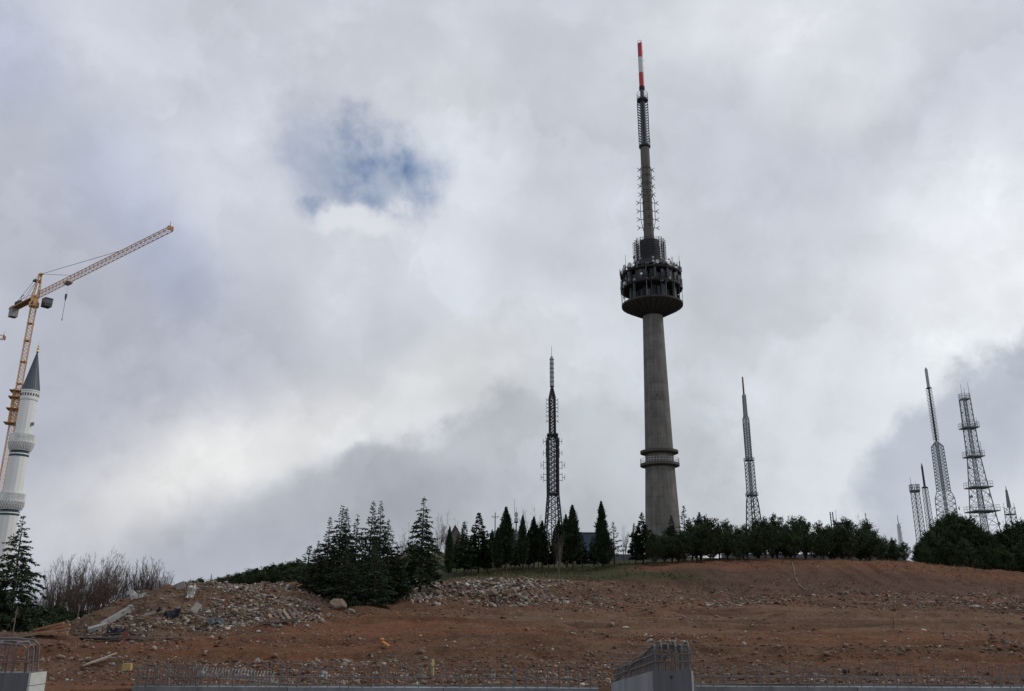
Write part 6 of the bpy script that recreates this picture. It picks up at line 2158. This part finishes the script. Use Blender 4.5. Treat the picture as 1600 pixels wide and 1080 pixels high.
crumpled(1, 0.45, 0.95, M_CLOTH, 'plastic_sheet', hit(301, 934) + Vector((0, -0.3, 0.35)), 'white plastic sheet hanging down near the top of the rubble heap', 'sheet', 0.25, (1.0, 0.15, 0.2))
crumpled(2, 1.1, 0.5, M_CLOTH, 'plastic_sheet', hit(212, 934) + Vector((0, 0, 0.15)), 'white rags spread along the left crest of the rubble heap', 'sheet', 0.35, (0.4, 0.2, 0.1))
crumpled(3, 1.3, 0.6, M_TARP, 'tarpaulin', hit(262, 966) + Vector((0, 0, 0.25)), 'dark crumpled tarpaulin in the middle of the rubble heap', 'tarpaulin', 0.35, (0.5, 0.1, 0.2))
crumpled(4, 0.9, 0.5, M_TARP, 'tarpaulin', hit(180, 994) + Vector((0, 0, 0.25)), 'small black crumpled bag at the foot of the rubble heap', 'bag', 0.4, (0.4, 0.0, 0.2))
crumpled(5, 0.9, 0.5, M_STEEL_GREY, 'metal_sheet', hit(336, 976) + Vector((0, 0, 0.2)), 'bluish crumpled sheet low on the right half of the rubble heap', 'sheet', 0.35, (0.5, 0.1, 0.4))
pg = hit(307, 955)
o = MB().box((0, 0, 0), (0.42, 0.06, 0.7)).build('stone_slab', M_ROCK[2]); o.location = pg + Vector((0, -0.1, 0.2)); o.rotation_euler = (-0.7, 0.5, 0.2)
tag(o, 'thin grey slab leaning on the heap below the hanging white sheet', 'slab')
pg = hit(240, 963)
o = MB().box((0, 0, 0), (1.2, 0.6, 0.10)).build('stone_slab', M_ROCK[1]); o.location = pg + Vector((0, 0, 0.15)); o.rotation_euler = (0.35, -0.25, 0.1)
tag(o, 'flat brown slab just left of the dark tarpaulin on the heap', 'slab')
pg = hit(281, 921)
o = MB().box((0, 0, 0), (0.6, 0.2, 0.45)).build('concrete_slab', M_BLOCK); o.location = pg + Vector((0, 0, 0.2)); o.rotation_euler = (0.1, -0.4, 0.2)
tag(o, 'grey concrete slab sticking up on the crest of the heap left of the white sheet', 'slab')
GP = 'fresh timbers in the small pile at the left'
for k, (dx, dy, dz, rz, pt, L) in enumerate(((0, 0, 0.05, 0.15, -0.16, 2.2), (0.55, 0.1, 0.16, 0.05, -0.12, 1.4), (0.5, 0.2, 0.26, -0.1, -0.2, 1.5), (0.7, -0.1, 0.05, 0.0, 0.0, 1.2), (0.35, 0.15, 0.34, 0.1, -0.25, 1.2))):
    o = plank('plank', 58, 996, L, 0.13, 0.09, rz, pt, M_TIMBER_OR if k else M_TIMBER, 'orange-brown timber in the small pile beside the dark shrubs at the left', GP, 0.05)
    o.location += Vector((dx, dy, dz))
GQ = 'grey boards stacked at the foot of the heap'
for k in range(9):
    o = plank('board', 205 + random.uniform(0, 62), 992 + random.uniform(0, 9), random.uniform(0.8, 1.9), 0.14, 0.035, random.uniform(-0.4, 0.5), random.uniform(-0.07, 0.07), (M_TIMBER_DK, M_TIMBER, M_STONE_W)[k % 3] if k % 3 != 2 else M_BARK_GREY,
              'weathered flat board in the litter at the foot of the rubble heap', GQ, 0.06 + 0.05 * (k % 4))
for k in range(5):
    plank('board', 152 + random.uniform(0, 30), 1000 + random.uniform(-1, 4), random.uniform(1.3, 2.2), 0.18, 0.04, random.uniform(-0.2, 0.2), random.uniform(-0.07, 0.07), M_TARP if k % 2 else M_TIMBER_DK,
          'dark board lying flat below the long concrete beam', 'dark boards below the concrete beam', 0.05 + 0.03 * k)
GW = 'two split boards on the lower left bank'
plank('board', 150, 1040, 0.95, 0.12, 0.03, 0.75, -0.28, M_TIMBER, 'wider brown split board on the bare bank at the lower left', GW, 0.1)
plank('board', 158, 1037, 0.95, 0.06, 0.03, 0.70, -0.34, M_CLOTH, 'narrow whitish split board beside the wider one on the lower left bank', GW, 0.14)
o = plank('foam_block', 198, 1049, 0.22, 0.16, 0.18, 0.1, 0.0, mat_plain('yellow_foam', (0.36, 0.27, 0.11), 0.8), 'small yellow block lying on the ground at the lower left', None, 0.02, 'block')
o = plank('wooden_post', 676, 1058, 0.42, 0.06, 0.06, 0.0, PI / 2, mat_plain('yellow_timber', (0.55, 0.46, 0.22), 0.8), 'short upright yellow post among the bars of the long wall', None, 0.18, 'post')
# broken pallet and scrap at the right foot of the heap
root = empty('broken_pallet', hit(446, 969) + Vector((0, 0, 0.15)), 0.55)
root.rotation_euler = (0.5, -0.25, 0.55)
tag(root, 'broken wooden pallet tipped against the right foot of the heap', 'pallet')
for k in range(6):
    MB().box((-0.75 + 0.3 * k, 0, 0), (0.17, 1.5, 0.05)).build('slat', M_TIMBER_DK if k % 3 else M_TIMBER, root)
for yy in (-0.65, 0, 0.65):
    MB().box((0, yy, -0.08), (1.7, 0.09, 0.1)).build('bearer', M_TIMBER_DK, root)
for k in range(8):
    plank('board', 425 + random.uniform(0, 50), 968 + random.uniform(0, 9), random.uniform(0.8, 2.2), 0.1, 0.05, random.uniform(0.1, 0.8), random.uniform(-0.35, 0.05), M_TIMBER_DK, 'dark broken board scattered round the tipped pallet', 'boards round the broken pallet', 0.08)
m = MB()
pc = hit(492, 956)
for k in range(46):
    a = Vector((random.uniform(-1.6, 1.8), random.uniform(-0.8, 0.8), random.uniform(0, 0.5)))
    b = a + Vector((random.uniform(-1, 1), random.uniform(-0.6, 0.6), random.uniform(-0.2, 0.7)))
    m.bar(a, b, 0.016, 0.012, 4)
o = m.build('brushwood', M_BARK_GREY); o.location = pc
tag(o, 'tangle of grey dead brushwood between the pallet and the boulder', 'brushwood', kind='stuff')
# bent bars and sticks poking out of the heap
GL = 'bent rusty bars poking out of the rubble'
for k in range(26):
    px, py = random.uniform(140, 470), random.uniform(930, 992)
    p = hit(px, py)
    a = Vector((0, 0, -0.1)); b = a + Vector((random.uniform(-0.5, 0.5), random.uniform(-0.3, 0.2), random.uniform(0.15, 0.6))); c = b + Vector((random.uniform(-0.5, 0.5), random.uniform(-0.2, 0.2), random.uniform(-0.25, 0.3)))
    o = MB().path([a, b, c], random.choice((0.012, 0.018, 0.03)), 5).build('bent_bar', random.choice((M_REBAR_RUST, M_BARK_GREY, M_TIMBER_DK)))
    o.location = p
    tag(o, 'thin bent bar sticking out of the %s part of the rubble heap' % ('left' if px < 250 else 'middle' if px < 360 else 'right'), 'bar', GL)
# orange scrap
po = hit(600, 1010)
m = MB().box((0, 0, 0.1), (0.55, 0.14, 0.05), rz=-0.5).box((-0.22, 0.14, 0.16), (0.16, 0.18, 0.10), rz=0.3).box((0.30, -0.16, 0.08), (0.2, 0.10, 0.06), rz=-0.9)
o = m.build('plastic_scrap', mat_plain('orange_plastic', (0.42, 0.16, 0.05), 0.6)); o.scale = (0.8, 0.8, 0.8); o.location = po + Vector((0, 0, 0.05)); o.rotation_euler = (0.2, 0.25, -0.3)
tag(o, 'bent piece of bright orange plastic on the slope left of centre', 'scrap')
pr_ = hit(192, 1008)
m = MB().bar((0, 0, 0), (0.02, 0, 0.35), 0.03, 0.03, 5).box((0.05, 0, 0.40), (0.20, 0.02, 0.16))
o = m.build('marker_stake', mat_plain('faded_red_paint', (0.22, 0.06, 0.045), 0.7)); o.location = pr_
tag(o, 'small faded red marker stake below the boards at the foot of the heap', 'stake')
# pipe down the bank
pts = [hit(1238 + dx, 880 + dy) + Vector((0, -0.05, 0.04)) for dx, dy in ((0, 0), (2, 8), (4, 18), (7, 28), (12, 36), (19, 42))]
o = MB().path(pts, 0.032, 6).build('hose', mat_plain('pale_pipe', (0.24, 0.20, 0.16)))
tag(o, 'thin pale hose running down the face of the red earth bank', 'hose')
# dead sapling and sticks
A = Axis(20, 985, 27.0)
root = empty('dead_sapling', (A.foot.x, 27.0, A.foot.z + 0.1))
tag(root, 'small dead conifer with drooping bare branches behind the corner cage', 'tree')
hS = at(20, 948, 27).z - root.location.z
MB().bar((0, 0, 0), (0.02, 0, hS), 0.030, 0.010, 6).build('trunk', M_BARK_GREY, root)
m = MB()
for k in range(22):
    t = random.uniform(0.22, 0.95); az = random.uniform(0, 6.28); L = hS * 0.42 * (1.08 - t)
    a = Vector((0.02 * t, 0, hS * t)); c, s = math.cos(az), math.sin(az)
    m.path([a, a + Vector((c * L * 0.5, s * L * 0.5, -0.12 * L)), a + Vector((c * L, s * L, -0.55 * L))], 0.007, 4)
    m.bar(a + Vector((c * L * 0.5, s * L * 0.5, -0.12 * L)), a + Vector((c * L * 0.8 - s * 0.1, s * L * 0.8 + c * 0.1, -0.6 * L)), 0.005, 0.004, 4)
m.build('branches', M_BARK_GREY, root)['kind'] = 'stuff'
p = hit(1397, 985)
root = empty('dry_stem', p)
tag(root, 'single dry stem standing on the levelled strip at the right', 'plant')
MB().bar((0, 0, 0), (0.05, 0, 1.25), 0.02, 0.008, 5).build('stem', M_BARK_GREY, root)
m = MB()
for k in range(10):
    z = random.uniform(0.05, 0.4)
    m.bar((0, 0, z), (random.uniform(-0.35, 0.35), random.uniform(-0.2, 0.2), z + random.uniform(0.1, 0.4)), 0.008, 0.004, 4)
m.build('side_twigs', M_TWIG, root)['kind'] = 'stuff'
p = hit(117, 991)
o = MB().bar((0, 0, 0), (0.03, 0, 1.7), 0.035, 0.025, 6).build('stake', M_BARK_GREY); o.location = p
tag(o, 'thin pale upright stake in front of the bare trees at the left', 'stake')
